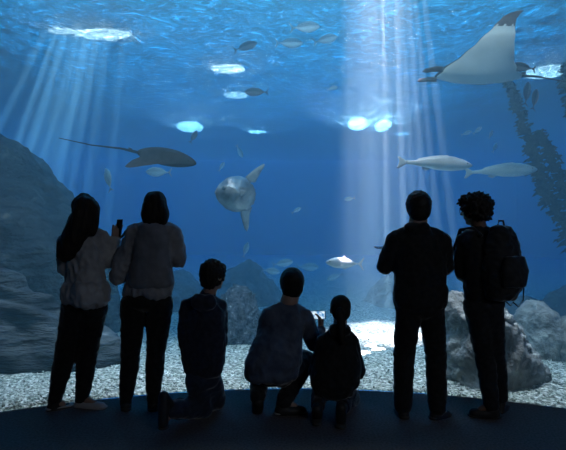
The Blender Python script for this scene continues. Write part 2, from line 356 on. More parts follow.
# ================================================================ fish
def fish_mat(name, back, side, belly, z0, z1, rough=.35, metal=.12, mott=.25):
    m = mat(name, side, rough, .5, metal); nt = m.node_tree; N = nt.nodes; L = nt.links; b = N['Principled BSDF']
    tc = N.new('ShaderNodeTexCoord'); sp = N.new('ShaderNodeSeparateXYZ'); L.new(tc.outputs['Object'], sp.inputs[0])
    nz = N.new('ShaderNodeTexNoise'); nz.inputs['Scale'].default_value = 9; nz.inputs['Detail'].default_value = 5; L.new(tc.outputs['Object'], nz.inputs[0])
    ad = N.new('ShaderNodeMath'); ad.operation = 'MULTIPLY_ADD'; ad.inputs[1].default_value = (z1-z0)*mott; L.new(nz.outputs['Fac'], ad.inputs[0]); L.new(sp.outputs[2], ad.inputs[2])
    mr = N.new('ShaderNodeMapRange'); mr.inputs['From Min'].default_value = z0+(z1-z0)*mott*.5; mr.inputs['From Max'].default_value = z1+(z1-z0)*mott*.5; L.new(ad.outputs[0], mr.inputs['Value'])
    r = N.new('ShaderNodeValToRGB'); e = r.color_ramp.elements; e[0].color = (*belly, 1); e[1].color = (*back, 1); e[0].position = .15; e[1].position = .9
    x = e.new(.55); x.color = (*side, 1)
    L.new(mr.outputs[0], r.inputs[0]); L.new(r.outputs[0], b.inputs['Base Color'])
    v = N.new('ShaderNodeTexVoronoi'); v.inputs['Scale'].default_value = 60; L.new(tc.outputs['Object'], v.inputs[0])
    bp = N.new('ShaderNodeBump'); bp.inputs['Strength'].default_value = .25; bp.inputs['Distance'].default_value = .004; L.new(v.outputs['Distance'], bp.inputs['Height']); L.new(bp.outputs[0], b.inputs['Normal'])
    return m
def interp(tab, t):
    for (a, x), (b, y) in zip(tab, tab[1:]):
        if t <= b:
            k = (t-a)/(b-a) if b > a else 0; k = k*k*(3-2*k)*.5+k*.5
            return x+(y-x)*k
    return tab[-1][1]
def plate(name, outline, th, material, parent, y=0., rot=None, loc=(0, 0, 0), curve=None):
    "a fin: an outline in the XZ plane with real thickness, thinner at the rim"
    n = len(outline); c = Vector((sum(p[0] for p in outline)/n, 0, sum(p[1] for p in outline)/n)); vs = []; fs = []
    for k, (s, w) in enumerate(((0., 1), (.6, .8), (1., .18))):
        for sg in (1, -1):
            if s == 0: vs.append(Vector((c.x, sg*th*w, c.z)))
            else: vs += [Vector((c.x+(x-c.x)*s, sg*th*w, c.z+(z-c.z)*s)) for x, z in outline]
    A0, B0, A1, B1, A2, B2 = 0, 1, 2, 2+n, 2+2*n, 2+3*n
    for i in range(n):
        j = (i+1) % n
        fs += [(A0, A1+i, A1+j), (A1+i, A2+i, A2+j, A1+j), (B0, B1+j, B1+i), (B1+j, B2+j, B2+i, B1+i), (A2+i, B2+i, B2+j, A2+j)]
    bm = bmesh.new(); bm.from_mesh(mesh_from(vs, fs)); bmesh.ops.subdivide_edges(bm, edges=bm.edges[:], cuts=1, use_grid_fill=True)
    if curve: 
        for v in bm.verts: v.co.y += curve(v.co)
    o = newobj(name, bm_mesh(bm), material, parent); o.location = (loc[0], loc[1]+y, loc[2])
    if rot: o.rotation_euler = rot
    return o
def make_fish(name, label, cat, Lg, top, bot, wid, mats, tail, dorsal=None, anal=None, pect=None, group=None, sub=22, seg=22, eye=(.90, .02, .012), bend=0.):
    """nose at +X (x=.5*Lg), tail root at x=-.5*Lg; tables run 0 (tail root) to 1 (nose) in units of length"""
    vs = []; fs = []
    for i in range(sub+1):
        t = i/sub; a, b, w = interp(top, t), interp(bot, t), interp(wid, t); cz = (a+b)/2; h = (a-b)/2
        for j in range(seg):
            th = 2*PI*j/seg; cx_, sx_ = math.cos(th), math.sin(th)
            vs.append(Vector(((t-.5)*Lg, math.copysign(abs(cx_)**.9, cx_)*w*Lg+bend*Lg*(1-t)**2, (cz+sx_*h)*Lg)))
    for i in range(sub):
        for j in range(seg):
            k = i*seg; fs.append((k+j, k+(j+1) % seg, k+seg+(j+1) % seg, k+seg+j))
    fs.append(tuple(range(seg))[::-1]); fs.append(tuple(sub*seg+j for j in range(seg)))
    bm = bmesh.new(); bm.from_mesh(mesh_from(vs, fs)); root = newobj(name, bm_mesh(bm), mats[0]); tag(root, label, cat, group)
    sc = lambda pts: [(x*Lg, z*Lg) for x, z in pts]
    f = mats[1]; tf = .008*Lg
    o = plate('tail_fin', sc(tail), tf, f, root, y=bend*Lg)
    if dorsal: plate('dorsal_fin', sc(dorsal), tf, f, root)
    if anal: plate('anal_fin', sc(anal), tf, f, root)
    if pect:
        for s in (-1, 1):
            plate('pectoral_fin', sc(pect), tf*.8, f, root, y=s*interp(wid, .72)*Lg*.98, rot=(s*.35, 0, -s*.25))
    for s in (-1, 1):
        bm = bmesh.new(); ex, ez, er = eye
        bmesh.ops.create_uvsphere(bm, u_segments=12, v_segments=8, radius=er*Lg, matrix=Matrix.Translation(((ex-.5)*Lg, s*interp(wid, ex)*Lg*.86, ez*Lg)))
        newobj('eye', bm_mesh(bm), M['eye'], root)
    return root
def put(o, px, py, d, heading, tilt=0., roll=0.):
    """heading in degrees about Z: 0 nose to the right, 180 nose to the left; tilt raises the nose"""
    o.location = P(px, py, d); o.rotation_euler = Euler((math.radians(roll), -math.radians(tilt), math.radians(heading)), 'XYZ'); return o
def copy_tree(o, parent=None):
    c = o.copy(); COL.objects.link(c); c.parent = parent
    for ch in o.children: copy_tree(ch, c)
    return c
M['eye'] = mat('fish_eye', (.01, .01, .012), .1, .6)
M['croaker'] = fish_mat('silver_croaker', (.34, .38, .40), (.62, .66, .68), (.85, .88, .9), -.11, .10)
M['croaker_fin'] = mat('croaker_fin', (.5, .55, .58), .5)
M['jack'] = fish_mat('silver_jack', (.75, .8, .82), (.38, .44, .5), (.92, .95, .97), -.06, .07, mott=.1)
M['bream'] = fish_mat('grey_bream', (.42, .46, .5), (.6, .65, .7), (.75, .8, .85), -.05, .05)
M['bream_fin'] = mat('bream_fin', (.35, .42, .48), .5)
M['darkfish'] = fish_mat('dark_fish', (.03, .04, .06), (.06, .08, .11), (.12, .14, .17), -.05, .05)
M['darkfin'] = mat('dark_fin', (.04, .05, .07), .5)

CT = dict(top=[(0, .028), (.1, .034), (.3, .085), (.5, .122), (.7, .12), (.85, .085), (.95, .045), (1, .01)],
          bot=[(0, -.02), (.1, -.026), (.3, -.06), (.5, -.092), (.7, -.095), (.85, -.075), (.95, -.042), (1, -.012)],
          wid=[(0, .012), (.1, .018), (.3, .045), (.55, .075), (.75, .075), (.9, .05), (1, .008)])
croak_tail = [(-.49, .02), (-.53, .045), (-.60, .085), (-.625, .08), (-.60, .02), (-.61, -.03), (-.635, -.085), (-.60, -.09), (-.53, -.04), (-.49, -.02)]
def croaker(label, px0, px1, py, d, heading, tilt):
    L_ = abs(px1-px0)*d/F/1.12
    c = make_fish('silver_fish', label, 'fish', L_, CT['top'], CT['bot'], CT['wid'], (M['croaker'], M['croaker_fin']), croak_tail,
                  dorsal=[(.2, .10), (.12, .135), (0, .128), (-.15, .105), (-.3, .075), (-.34, .055), (-.25, .05), (0, .10)],
                  anal=[(-.12, -.07), (-.2, -.105), (-.27, -.075), (-.24, -.055)], pect=[(.22, -.02), (.14, -.035), (.09, -.06), (.12, -.015), (.2, .0)],
                  eye=(.91, .02, .011))
    sg = 1 if heading < 90 else -1
    put(c, (px0+px1)/2+sg*(abs(px1-px0))*.055, py, d, heading, tilt); return c
croaker('long silver fish heading right, the left and brighter of two near the manta ray', 397, 473, 164, 6.3, 4, -2)
croaker('long silver fish heading right, following close to the kelp at the right', 466, 536, 171, 6.9, -6, 2)

J = dict(top=[(0, .02), (.08, .025), (.25, .1), (.5, .165), (.7, .16), (.88, .10), (.96, .055), (1, .01)],
         bot=[(0, -.02), (.08, -.025), (.25, -.10), (.5, -.16), (.7, -.155), (.88, -.10), (.96, -.06), (1, -.015)],
         wid=[(0, .012), (.25, .04), (.55, .08), (.8, .07), (.93, .045), (1, .01)])
fork = [(-.49, .018), (-.54, .06), (-.66, .20), (-.68, .19), (-.60, .03), (-.585, 0), (-.60, -.03), (-.68, -.19), (-.66, -.20), (-.54, -.06), (-.49, -.018)]
j = make_fish('silver_jack', 'bright rimmed silver fish with forked tail heading left between the child and the tall man', 'fish', 33*6.3/F, J['top'], J['bot'], J['wid'], (M['jack'], M['croaker_fin']), fork,
              dorsal=[(.0, .15), (-.06, .22), (-.14, .16), (-.35, .08), (-.2, .09)], anal=[(-.02, -.15), (-.1, -.21), (-.16, -.15), (-.35, -.08), (-.2, -.09)],
              pect=[(.2, -.01), (.1, -.05), (-.02, -.09), (.08, -.02), (.18, .02)], eye=(.88, .03, .02))
put(j, 342, 263, 6.3, 180+3, 3)

# small fish: one model, copied
def small(kind, lab, px, py, lpx, d, heading, tilt=0, roll=0):
    L_ = 1.25*lpx*d/F/1.17; base = SM[kind]; c = copy_tree(base)
    c.scale = (L_, L_, L_); put(c, px, py, d, heading, tilt, roll); c['label'] = lab; return c
SM = {}
for kind, mm, ff in (('bream', 'bream', 'bream_fin'), ('dark', 'darkfish', 'darkfin')):
    SM[kind] = make_fish('reef_fish', 'x', 'fish', 1.0, [(a, b*1.35) for a, b in J['top']], [(a, b*1.35) for a, b in J['bot']], J['wid'], (M[mm], M[ff]), fork,
        dorsal=[(.2, .14), (.1, .21), (-.15, .2), (-.36, .1), (-.35, .06), (0, .14)], anal=[(-.05, -.14), (-.12, -.2), (-.3, -.12), (-.34, -.07), (-.15, -.12)],
        pect=[(.2, -.01), (.1, -.05), (-.02, -.09), (.08, -.02), (.18, .02)], group='small reef fish in the open water', sub=14, seg=14, eye=(.88, .04, .02))
for kind, lab, px, py, l, d, h, t, r in (
    ('bream', 'pale fish hanging nose up between the two women and the eagle ray tail', 108, 178, 20, 8.0, 150, 72, 0),
    ('bream', 'small pale fish just under the eagle ray body', 157, 172, 21, 8.4, 178, 2, 0),
    ('bream', 'pale striped fish near the top, uppermost of the three above the lamps', 307, 27, 24, 8.6, 0, 4, 0),
    ('bream', 'faint outlined fish near the top, left of the three above the lamps', 291, 43, 22, 9.0, 0, 0, 0),
    ('bream', 'pale fish near the top, right of the three above the lamps', 327, 39, 20, 9.0, 0, 14, 0),
    ('dark', 'dim dark fish near the top left of the three pale fish', 247, 46, 20, 10.0, 0, 18, 0),
    ('dark', 'dark fish heading left beside the small lamp glow', 255, 92, 19, 8.5, 180, 0, 0),
    ('bream', 'tiny pale fish left of the central light shaft', 333, 88, 10, 9, 20, 20, 0),
    ('dark', 'dark blue fish under the tail base of the manta ray', 521, 67, 20, 6.6, 170, 12, 0),
    ('dark', 'upright blue fish hanging below the manta tail, left of a pair', 527, 92, 20, 8.2, 20, 80, 0),
    ('dark', 'upright blue fish hanging below the manta tail, right of a pair', 535, 98, 18, 8.2, 20, 76, 0),
    ('dark', 'small dark fish in front of the glaring lamp above the eagle ray', 194, 136, 12, 9, 30, 60, 0),
    ('bream', 'pale fish right above the head of the crouching man', 272, 271, 15, 9.0, 0, -8, 0),
    ('bream', 'pale fish heading right above and right of the crouching man', 284, 263, 17, 9.2, 0, 10, 0),
    ('bream', 'faint fish heading right between crouching man and silver jack', 309, 267, 18, 10.5, 0, 0, 0),
    ('bream', 'faint slender fish under the silver jack', 334, 277, 14, 10, 180, -20, 0),
    ('bream', 'small faint fish standing upright between sunfish and crouching man', 246, 249, 13, 10, 30, 70, 0),
    ('bream', 'tiny faint fish above the sunfish', 240, 152, 11, 11, 30, -60, 0),
    ('bream', 'tiny faint fish just left of the sunfish top', 222, 166, 9, 11, 20, 60, 0),
    ('bream', 'tiny pale fish in open water right of centre', 349, 199, 9, 9, 190, -10, 0),
    ('bream', 'tiny pale fish in open water at the centre', 297, 210, 9, 9.5, 0, 30, 0),
    ('bream', 'tiny fish under the manta ray, left of a loose trio', 467, 133, 9, 9.5, 0, 20, 0),
    ('bream', 'tiny fish under the manta ray, middle of a loose trio', 478, 130, 9, 9.5, 0, 40, 0),
    ('bream', 'tiny fish under the manta ray, right of a loose trio', 491, 134, 8, 9.5, 20, 60, 0),
    ('bream', 'tiny faint fish just above the right long silver fish', 495, 147, 9, 10, 10, 65, 0)):
    small(kind, lab, px, py, l, d, h, t, r)
for o in list(SM.values()):
    for c in list(o.children): bpy.data.objects.remove(c)
    bpy.data.objects.remove(o)

# ---------------------------------------------------------------- sunfish
M['mola'] = noisy('sunfish_skin', (.09, .10, .12), (.38, .40, .42), 3.5, 7, .3, .6, 12, .03, (.5, .52, .55), spec=.6, metal=.3)
M['mola_fin'] = noisy('sunfish_fin', (.2, .22, .25), (.45, .48, .5), 6, 4, .45, .3)
def sunfish():
    s = 6.7/F*.9; N_ = 64; vs = []; fs = []; Lr = 18
    out = []
    key = [(0, 23.5), (20, 23), (45, 22), (68, 20.5), (90, 20), (112, 20), (135, 20.5), (158, 22), (172, 23.2), (180, 23.6), (188, 23.2), (202, 22), (225, 20.5), (248, 20), (270, 20), (292, 20.5), (315, 22), (340, 23), (360, 23.5)]
    for i in range(N_):
        a = 360*i/N_; r = interp(key, a); r *= 1+(.035*math.sin(math.radians(a)*26) if (a < 62 or a > 298) else 0)
        out.append((-r*math.cos(math.radians(a))*s, r*math.sin(math.radians(a))*s))
    for j in range(-Lr, Lr+1):
        t = j/Lr; k = max(.015, (1-abs(t)**1.6))**.62
        for x, z in out:
            X = x*k; th = .155*t*(1+.25*(x/(23*s)))          # thicker towards the head
            vs.append(Vector((X, th, z*k)))
    for j in range(2*Lr):
        for i in range(N_):
            a = j*N_+i; b = j*N_+(i+1) % N_; fs.append((a, b, b+N_, a+N_))
    fs.append(tuple(range(N_))[::-1]); fs.append(tuple(2*Lr*N_+i for i in range(N_)))
    bm = bmesh.new(); bm.from_mesh(mesh_from(vs, fs)); bm.normal_update()
    for v in bm.verts: v.co += v.normal*(.012*noise.noise(v.co*9)+.006*noise.noise(v.co*24))
    o = newobj('sunfish', bm_mesh(bm), M['mola']); tag(o, 'big round silvery sunfish with a fin up and a fin down above the centre', 'fish')
    u = s
    plate('dorsal_fin', [(-14*u, 14*u), (-10*u, 20*u), (-22*u, 31*u), (-31*u, 37*u), (-33*u, 36*u), (-28*u, 27*u), (-22*u, 15*u)], .022, M['mola_fin'], o)
    plate('anal_fin', [(-20*u, -13*u), (-17*u, -22*u), (-17*u, -36*u), (-15*u, -41*u), (-12*u, -38*u), (-7*u, -24*u), (-6*u, -18*u), (-12*u, -14*u)], .022, M['mola_fin'], o)
    for sg in (-1, 1):
        bm = bmesh.new(); bmesh.ops.create_uvsphere(bm, u_segments=16, v_segments=10, radius=.026, matrix=Matrix.Translation((16.5*u, sg*.098, 4*u)))
        newobj('eye', bm_mesh(bm), M['eye'], o)
        plate('pectoral_fin', [(4*u, 0), (0, 4*u), (-6*u, 4*u), (-7*u, 1*u), (-2*u, -3*u)], .012, M['mola_fin'], o, y=sg*.158, rot=(0, 0, -sg*.3))
    bm = bmesh.new(); bmesh.ops.create_uvsphere(bm, u_segments=16, v_segments=10, radius=.026, matrix=Matrix.Translation((22.6*u, 0, 0)) @ Matrix.Diagonal((.8, .8, 1.2, 1)))
    newobj('mouth', bm_mesh(bm), M['mola_fin'], o)
    put(o, 236, 194, 6.7, 180+24, 3, 0)
sunfish()

# ---------------------------------------------------------------- rays
M['manta_belly'] = noisy('manta_belly', (.62, .66, .66), (.78, .81, .80), 2.2, 4, .5, .1, c3=(.85, .87, .86))
M['manta_back'] = noisy('manta_back', (.03, .035, .045), (.07, .075, .085), 3, 5, .5, .2)
M['manta_tip'] = noisy('manta_wing_tip', (.10, .08, .085), (.17, .14, .14), 5, 5, .5, .2)
M['ray_back'] = noisy('eagle_ray_back', (.008, .009, .011), (.025, .027, .032), 8, 5, .8, .3, spec=.1)
M['ray_belly'] = noisy('eagle_ray_belly', (.008, .009, .011), (.022, .024, .028), 6, 5, .8, .3, spec=.1)
def ray(name, label, le, te, near, far, zmid, thick, mats, tipfrom, nu=30, nc=26, sgn=1):
    """le/te: chord x of leading and trailing edge against span u (0..1); near/far: span curves u -> (toward viewer, up)"""
    vs = []; fs = []; mi = []
    us = [(-1+2*i/(2*nu)) for i in range(2*nu+1)]
    for side in (1, -1):
        for u in us:
            a = abs(u); y, z = (near if u >= 0 else far)(a); x0, x1 = interp(le, a), interp(te, a)
            # normal of the span curve
            e = .01; a2 = max(0, a-e); y2, z2 = (near if u >= 0 else far)(a2); ty, tz = (y-y2), (z-z2); l = math.hypot(ty, tz) or 1
            ny, nz = (-tz/l, ty/l) if u >= 0 else (tz/l, -ty/l)
            if a < .04 : ny, nz = 0, 1
            if nz < 0 and a < .3: ny, nz = -ny, -nz
            if u >= 0: ny, nz = ((-tz/l), (ty/l)) if a >= .04 else (0, 1)
            for c in range(nc+1):
                q = c/nc; q = .5-.5*math.cos(PI*q); x = x0+(x1-x0)*q
                body = thick*(math.exp(-(a/.22)**2)+.16*(1-a)+.03)*(math.sin(PI*min(1, q))**.55 if 0 < q < 1 else 0)
                h = body*(1.0 if side > 0 else .75)*side
                vs.append(Vector((x, -(y+ny*h), z+nz*h+zmid)))
    n1 = len(us)*(nc+1)
    for si, side in enumerate((1, -1)):
        for i in range(len(us)-1):
            for c in range(nc):
                k = si*n1+i*(nc+1)+c; f = (k, k+1, k+nc+2, k+nc+1); fs.append(f if side < 0 else f[::-1])
                a = abs((us[i]+us[i+1])/2); mi.append(2 if (a+.02*math.sin(c*.9) > tipfrom) else (0 if side > 0 or c < 2 else 1))
    me = mesh_from(vs, fs)
    for mm in mats: me.materials.append(mm)
    me.polygons.foreach_set('material_index', mi)
    bm = bmesh.new(); bm.from_mesh(me); bmesh.ops.remove_doubles(bm, verts=bm.verts[:], dist=.0008); bmesh.ops.recalc_face_normals(bm, faces=bm.faces[:])
    bm.to_mesh(me); bm.free(); me.update(); me.polygons.foreach_set('use_smooth', [True]*len(me.polygons))
    o = bpy.data.objects.new(name, me); COL.objects.link(o); tag(o, label, 'ray'); return o
def tube(pts, rad, seg=10):
    vs = []; fs = []; n = len(pts)
    for i, p in enumerate(pts):
        t = (pts[min(n-1, i+1)]-pts[max(0, i-1)]).normalized(); a = t.cross(Vector((0, 0, 1)) if abs(t.z) < .9 else Vector((1, 0, 0))).normalized(); b = t.cross(a)
        r = rad[i] if isinstance(rad, (list, tuple)) else rad
        for j in range(seg): th = 2*PI*j/seg; vs.append(p+a*r*math.cos(th)+b*r*math.sin(th))
    for i in range(n-1):
        for j in range(seg): k = i*seg; fs.append((k+j, k+(j+1) % seg, k+seg+(j+1) % seg, k+seg+j))
    fs.append(tuple(range(seg))[::-1]); fs.append(tuple((n-1)*seg+j for j in range(seg)))
    bm = bmesh.new(); bm.from_mesh(mesh_from(vs, fs)); return bm_mesh(bm)

dm = 6.6; sm = dm/F; X0 = 478
def mx_(px): return (px-X0)*sm
near = lambda a: ((.30*math.sin(min(1, a*1.6)*PI/2)-.12*max(0, a-.6)/.4), (.80*a**1.15))
far = lambda a: (-.95*a, .06*a+.10*a*a)
mt = ray('manta_ray', 'large pale bellied manta ray with one wing raised at the top right', [(0, mx_(434)), (.12, mx_(440)), (.3, mx_(456)), (.5, mx_(470)), (.72, mx_(485)), (.88, mx_(495)), (.96, mx_(503)), (1, mx_(514))],
         [(0, mx_(524)), (.1, mx_(516)), (.25, mx_(508)), (.5, mx_(505)), (.7, mx_(506)), (.85, mx_(509)), (.95, mx_(514)), (1, mx_(518))], near, far, 0, .12, (M['manta_back'], M['manta_belly'], M['manta_tip']), .74)
mt.location = P(X0, 76, dm+.1)
newobj('tail', tube([Vector((mx_(522), 0, .0)), Vector((mx_(535), -.02, -.01)), Vector((mx_(550), -.04, -.05)), Vector((mx_(572), -.05, -.11))], [.02, .013, .01, .005]), M['manta_back'], mt)
for sg, a, b in ((1, (437, -6), (418, 2)), (-1, (438, 4), (417, 11))):
    plate('cephalic_fin', [(mx_(440), .05), (mx_(432), .06), (mx_(421), .03), (mx_(418), -.01), (mx_(422), -.025), (mx_(430), -.01), (mx_(438), -.02)], .014, M['manta_back'], mt, y=-sg*.13-.02, rot=(sg*.3, 0, 0), loc=(0, 0, .02 if sg > 0 else -.03))
plate('dorsal_fin', [(mx_(518), .0), (mx_(522), .05), (mx_(527), .06), (mx_(526), .0)], .01, M['manta_back'], mt)
for sg in (-1, 1):
    bm = bmesh.new(); bmesh.ops.create_uvsphere(bm, u_segments=12, v_segments=8, radius=.022, matrix=Matrix.Translation((mx_(438), sg*.13, .02))); newobj('eye', bm_mesh(bm), M['eye'], mt)

dm2 = 6.5; sm2 = dm2/F; X1 = 166
def ex_(px): return (px-X1)*sm2
near2 = lambda a: (.42*a, -.20*a-.04*a*a)
far2 = lambda a: (-.42*a, .02*a)
er = ray('eagle_ray', 'dark slender tailed ray gliding right above the two women', [(0, ex_(197)), (.12, ex_(193)), (.3, ex_(178)), (.6, ex_(160)), (.85, ex_(150)), (1, ex_(143))],
         [(0, ex_(136)), (.12, ex_(140)), (.3, ex_(143)), (.6, ex_(139)), (.85, ex_(138)), (1, ex_(138))], near2, far2, 0, .11, (M['ray_back'], M['ray_belly'], M['ray_back']), .97, nc=22)
er.rotation_euler = (0, math.radians(11), 0); er.location = P(X1, 158, dm2)
newobj('tail', tube([Vector((ex_(140), 0, 0)), Vector((ex_(120), 0, .01)), Vector((ex_(90), 0, -.02)), Vector((ex_(57), 0, -.01))], [.022, .014, .009, .005]), M['ray_back'], er)
plate('dorsal_fin', [(ex_(134), .0), (ex_(130), .04), (ex_(127), .045), (ex_(128), .0)], .01, M['ray_back'], er)
for sg in (-1, 1):
    bm = bmesh.new(); bmesh.ops.create_uvsphere(bm, u_segments=12, v_segments=8, radius=.016, matrix=Matrix.Translation((ex_(189), sg*.06, .01))); newobj('eye', bm_mesh(bm), M['eye'], er)

# ---------------------------------------------------------------- kelp
def kelp(label, pts, d, nleaf, ll, wscale=1.0, seed=0):
    rnd = random.Random(seed); P3 = [P(a, b, d+.25*math.sin(i*1.7+seed)) for i, (a, b) in enumerate(pts)]
    dense = []
    for i in range(len(P3)-1):
        for k in range(8): dense.append(P3[i].lerp(P3[i+1], k/8))
    dense.append(P3[-1]); n = len(dense); base = dense[0].copy()
    root = empty('kelp_plant', base); tag(root, label, 'kelp', 'kelp at the right edge')
    newobj('stem', tube([p-base for p in dense], [.03*(1-.7*i/n) for i in range(n)], 8), M['kelp_stem'], root)
    vs = []; fs = []
    for q in range(nleaf):
        t = rnd.random()**.9; i = min(n-2, int(t*(n-1))); p = dense[i].lerp(dense[i+1], rnd.random())-base
        tan = (dense[i+1]-dense[i]).normalized(); ang = rnd.uniform(0, 2*PI)
        side = Vector((math.cos(ang), math.sin(ang)*.7, 0)); L_ = ll*(1.15-.75*t)*rnd.uniform(.6, 1.15); w = .045*wscale*rnd.uniform(.7, 1.3)*(1.1-.4*t)
        dr = (side*.75+tan*rnd.uniform(.15, .7)+Vector((0, 0, rnd.uniform(-.5, .15)))).normalized(); up = dr.cross(Vector((rnd.uniform(-.4, .4), 1, rnd.uniform(-.6, .6)))).normalized(); nn = dr.cross(up)
        k0 = len(vs); m = 6
        for s in range(m+1):
            u = s/m; ww = w*math.sin(PI*min(1, .08+u*.92))**.6*(1 if s < m else .15); c = p+dr*L_*u+Vector((0, 0, -.25*L_*u*u))+nn*.03*math.sin(u*9+q)
            th = nn*.003
            vs += [c+up*ww+th, c-up*ww+th, c-up*ww-th, c+up*ww-th]
        for s in range(m):
            a = k0+4*s
            for e in range(4): fs.append((a+e, a+(e+1) % 4, a+4+(e+1) % 4, a+4+e))
        fs.append((k0+3, k0+2, k0+1, k0)); e = k0+4*m; fs.append((e, e+1, e+2, e+3))
    newobj('foliage', mesh_from(vs, fs, False), M['kelp'], root)
kelp('tall kelp strand leaning left with its tip under the manta tail', [(640, 322), (610, 290), (585, 255), (562, 225), (548, 195), (536, 165), (526, 130), (516, 102), (508, 82)], 8.8, 520, .30, .7, 1)
kelp('shorter kelp strand with its tip right of the long silver fish', [(650, 322), (620, 280), (594, 240), (573, 205), (560, 175), (549, 150), (540, 132)], 8.6, 380, .30, .7, 2)
kelp('kelp strand rising along the right edge of the photo', [(660, 322), (640, 270), (615, 225), (592, 170), (578, 125), (568, 90), (566, 62)], 8.3, 500, .32, .7, 3)
kelp('lower bushy kelp strand at the far right edge', [(665, 322), (640, 292), (612, 262), (592, 232), (578, 200), (572, 175)], 9.0, 420, .34, .75, 4)
# ================================================================ people
def capsule(bm, a, b, ra, rb, seg=14, n=5):
    "two spheres of their own radius joined by the cone that touches both"
    d = b-a; L_ = d.length
    if L_ < 1e-6 or L_ <= abs(ra-rb):
        c, r = (a, ra) if ra > rb else (b, rb); bmesh.ops.create_icosphere(bm, subdivisions=2, radius=r, matrix=Matrix.Translation(c)); return
    t = d/L_; u = t.orthogonal().normalized(); w = t.cross(u); al = math.asin((ra-rb)/L_); prof = []
    for i in range(1, n+1): an = -PI/2+(al+PI/2)*i/n; prof.append((a+t*ra*math.sin(an), ra*math.cos(an)))
    for i in range(0, n): an = al+(PI/2-al)*i/n; prof.append((b+t*rb*math.sin(an), rb*math.cos(an)))
    R_ = [[bm.verts.new(c+(u*math.cos(2*PI*j/seg)+w*math.sin(2*PI*j/seg))*r) for j in range(seg)] for c, r in prof]
    e0, e1 = bm.verts.new(a-t*ra), bm.verts.new(b+t*rb)
    for p, q in zip(R_, R_[1:]):
        for j in range(seg): bm.faces.new((p[j], p[(j+1) % seg], q[(j+1) % seg], q[j]))
    for j in range(seg): bm.faces.new((R_[0][(j+1) % seg], R_[0][j], e0)); bm.faces.new((R_[-1][j], R_[-1][(j+1) % seg], e1))
def chain(bm, pts):
    for (a, ra), (b, rb) in zip(pts, pts[1:]): 
        capsule(bm, a, b, ra, rb)
def ell(bm, c, r, R=None, sd=3):
    m = Matrix.Translation(c) @ ((R or Matrix.Identity(3)).to_4x4()) @ Matrix.Diagonal((r[0], r[1], r[2], 1))
    bmesh.ops.create_icosphere(bm, subdivisions=sd, radius=1, matrix=m)
def rings(bm, rr, seg=28, p=.85):
    "closed trunk: rr = (centre, half width, half depth, yaw in degrees); capped with domes"
    def ring(c, w, d, yaw, k):
        cy, sy = math.cos(math.radians(yaw)), math.sin(math.radians(yaw)); out = []
        for j in range(seg):
            th = 2*PI*j/seg; x = math.copysign(abs(math.cos(th))**p, math.cos(th))*w*k; y = math.copysign(abs(math.sin(th))**p, math.sin(th))*d*k
            out.append(Vector((c.x+x*cy+y*sy, c.y-x*sy+y*cy, c.z)))
        return out
    L_ = []
    c, w, d, yw = rr[0]; dz = (rr[0][0]-rr[1][0]).normalized()
    for k, h in ((.35, 1), (.75, .7), (.93, .35)): L_.append(ring(c+dz*min(w, d)*.35*h, w, d, yw, k))
    for c, w, d, yw in rr: L_.append(ring(c, w, d, yw, 1))
    c, w, d, yw = rr[-1]; dz = (rr[-1][0]-rr[-2][0]).normalized()
    for k, h in ((.93, .35), (.75, .7), (.35, 1)): L_.append(ring(c+dz*min(w, d)*.35*h, w, d, yw, k))
    vs = [bm.verts.new(v) for r in L_ for v in r]; n = len(L_)
    for i in range(n-1):
        for j in range(seg): k = i*seg; bm.faces.new((vs[k+j], vs[k+(j+1) % seg], vs[k+seg+(j+1) % seg], vs[k+seg+j]))
    bm.faces.new(vs[:seg][::-1]); bm.faces.new(vs[(n-1)*seg:])
def fuse(bm, voxel, smooth=4, disp=None, name='x'):
    "melt the overlapping pieces into one continuous skin"
    bmesh.ops.recalc_face_normals(bm, faces=bm.faces[:])
    me = bpy.data.meshes.new('t'); bm.to_mesh(me); bm.free(); o = bpy.data.objects.new('t', me); COL.objects.link(o)
    r = o.modifiers.new('r', 'REMESH'); r.mode = 'VOXEL'; r.voxel_size = voxel
    s = o.modifiers.new('s', 'SMOOTH'); s.factor = .5; s.iterations = smooth
    dg = bpy.context.evaluated_depsgraph_get(); dg.update(); out = bpy.data.meshes.new_from_object(o.evaluated_get(dg))
    bpy.data.objects.remove(o); bpy.data.meshes.remove(me)
    if disp:
        out.update(); ns = [v.normal.copy() for v in out.vertices]
        for v, nn in zip(out.vertices, ns): v.co += nn*disp(v.co)
    out.polygons.foreach_set('use_smooth', [True]*len(out.polygons)); return out
def fold(amp, fx=9, fz=5, seed=0.):
    def f(p):
        q = Vector((p.x*fx+p.z*2.5+seed, p.y*fx, p.z*fz)); n = noise.noise(q); m = 1-abs(noise.noise(q*1.9+Vector((3, 1, seed))))*2
        c = 1-abs(noise.noise(Vector((p.x*fx*1.7+p.z*7+seed, p.y*fx*1.7, p.z*fz*2.2-p.x*5))))*3.2; return amp*(n*.7+(m-.4)*.45+max(-.6, c)*.38)
    return f
def yawm(deg, pitch=0.):      # yaw 0 faces away (+Y); positive turns to the right (+X); pitch lifts the face
    return Matrix.Rotation(-math.radians(deg), 3, 'Z') @ Matrix.Rotation(math.radians(pitch), 3, 'X')
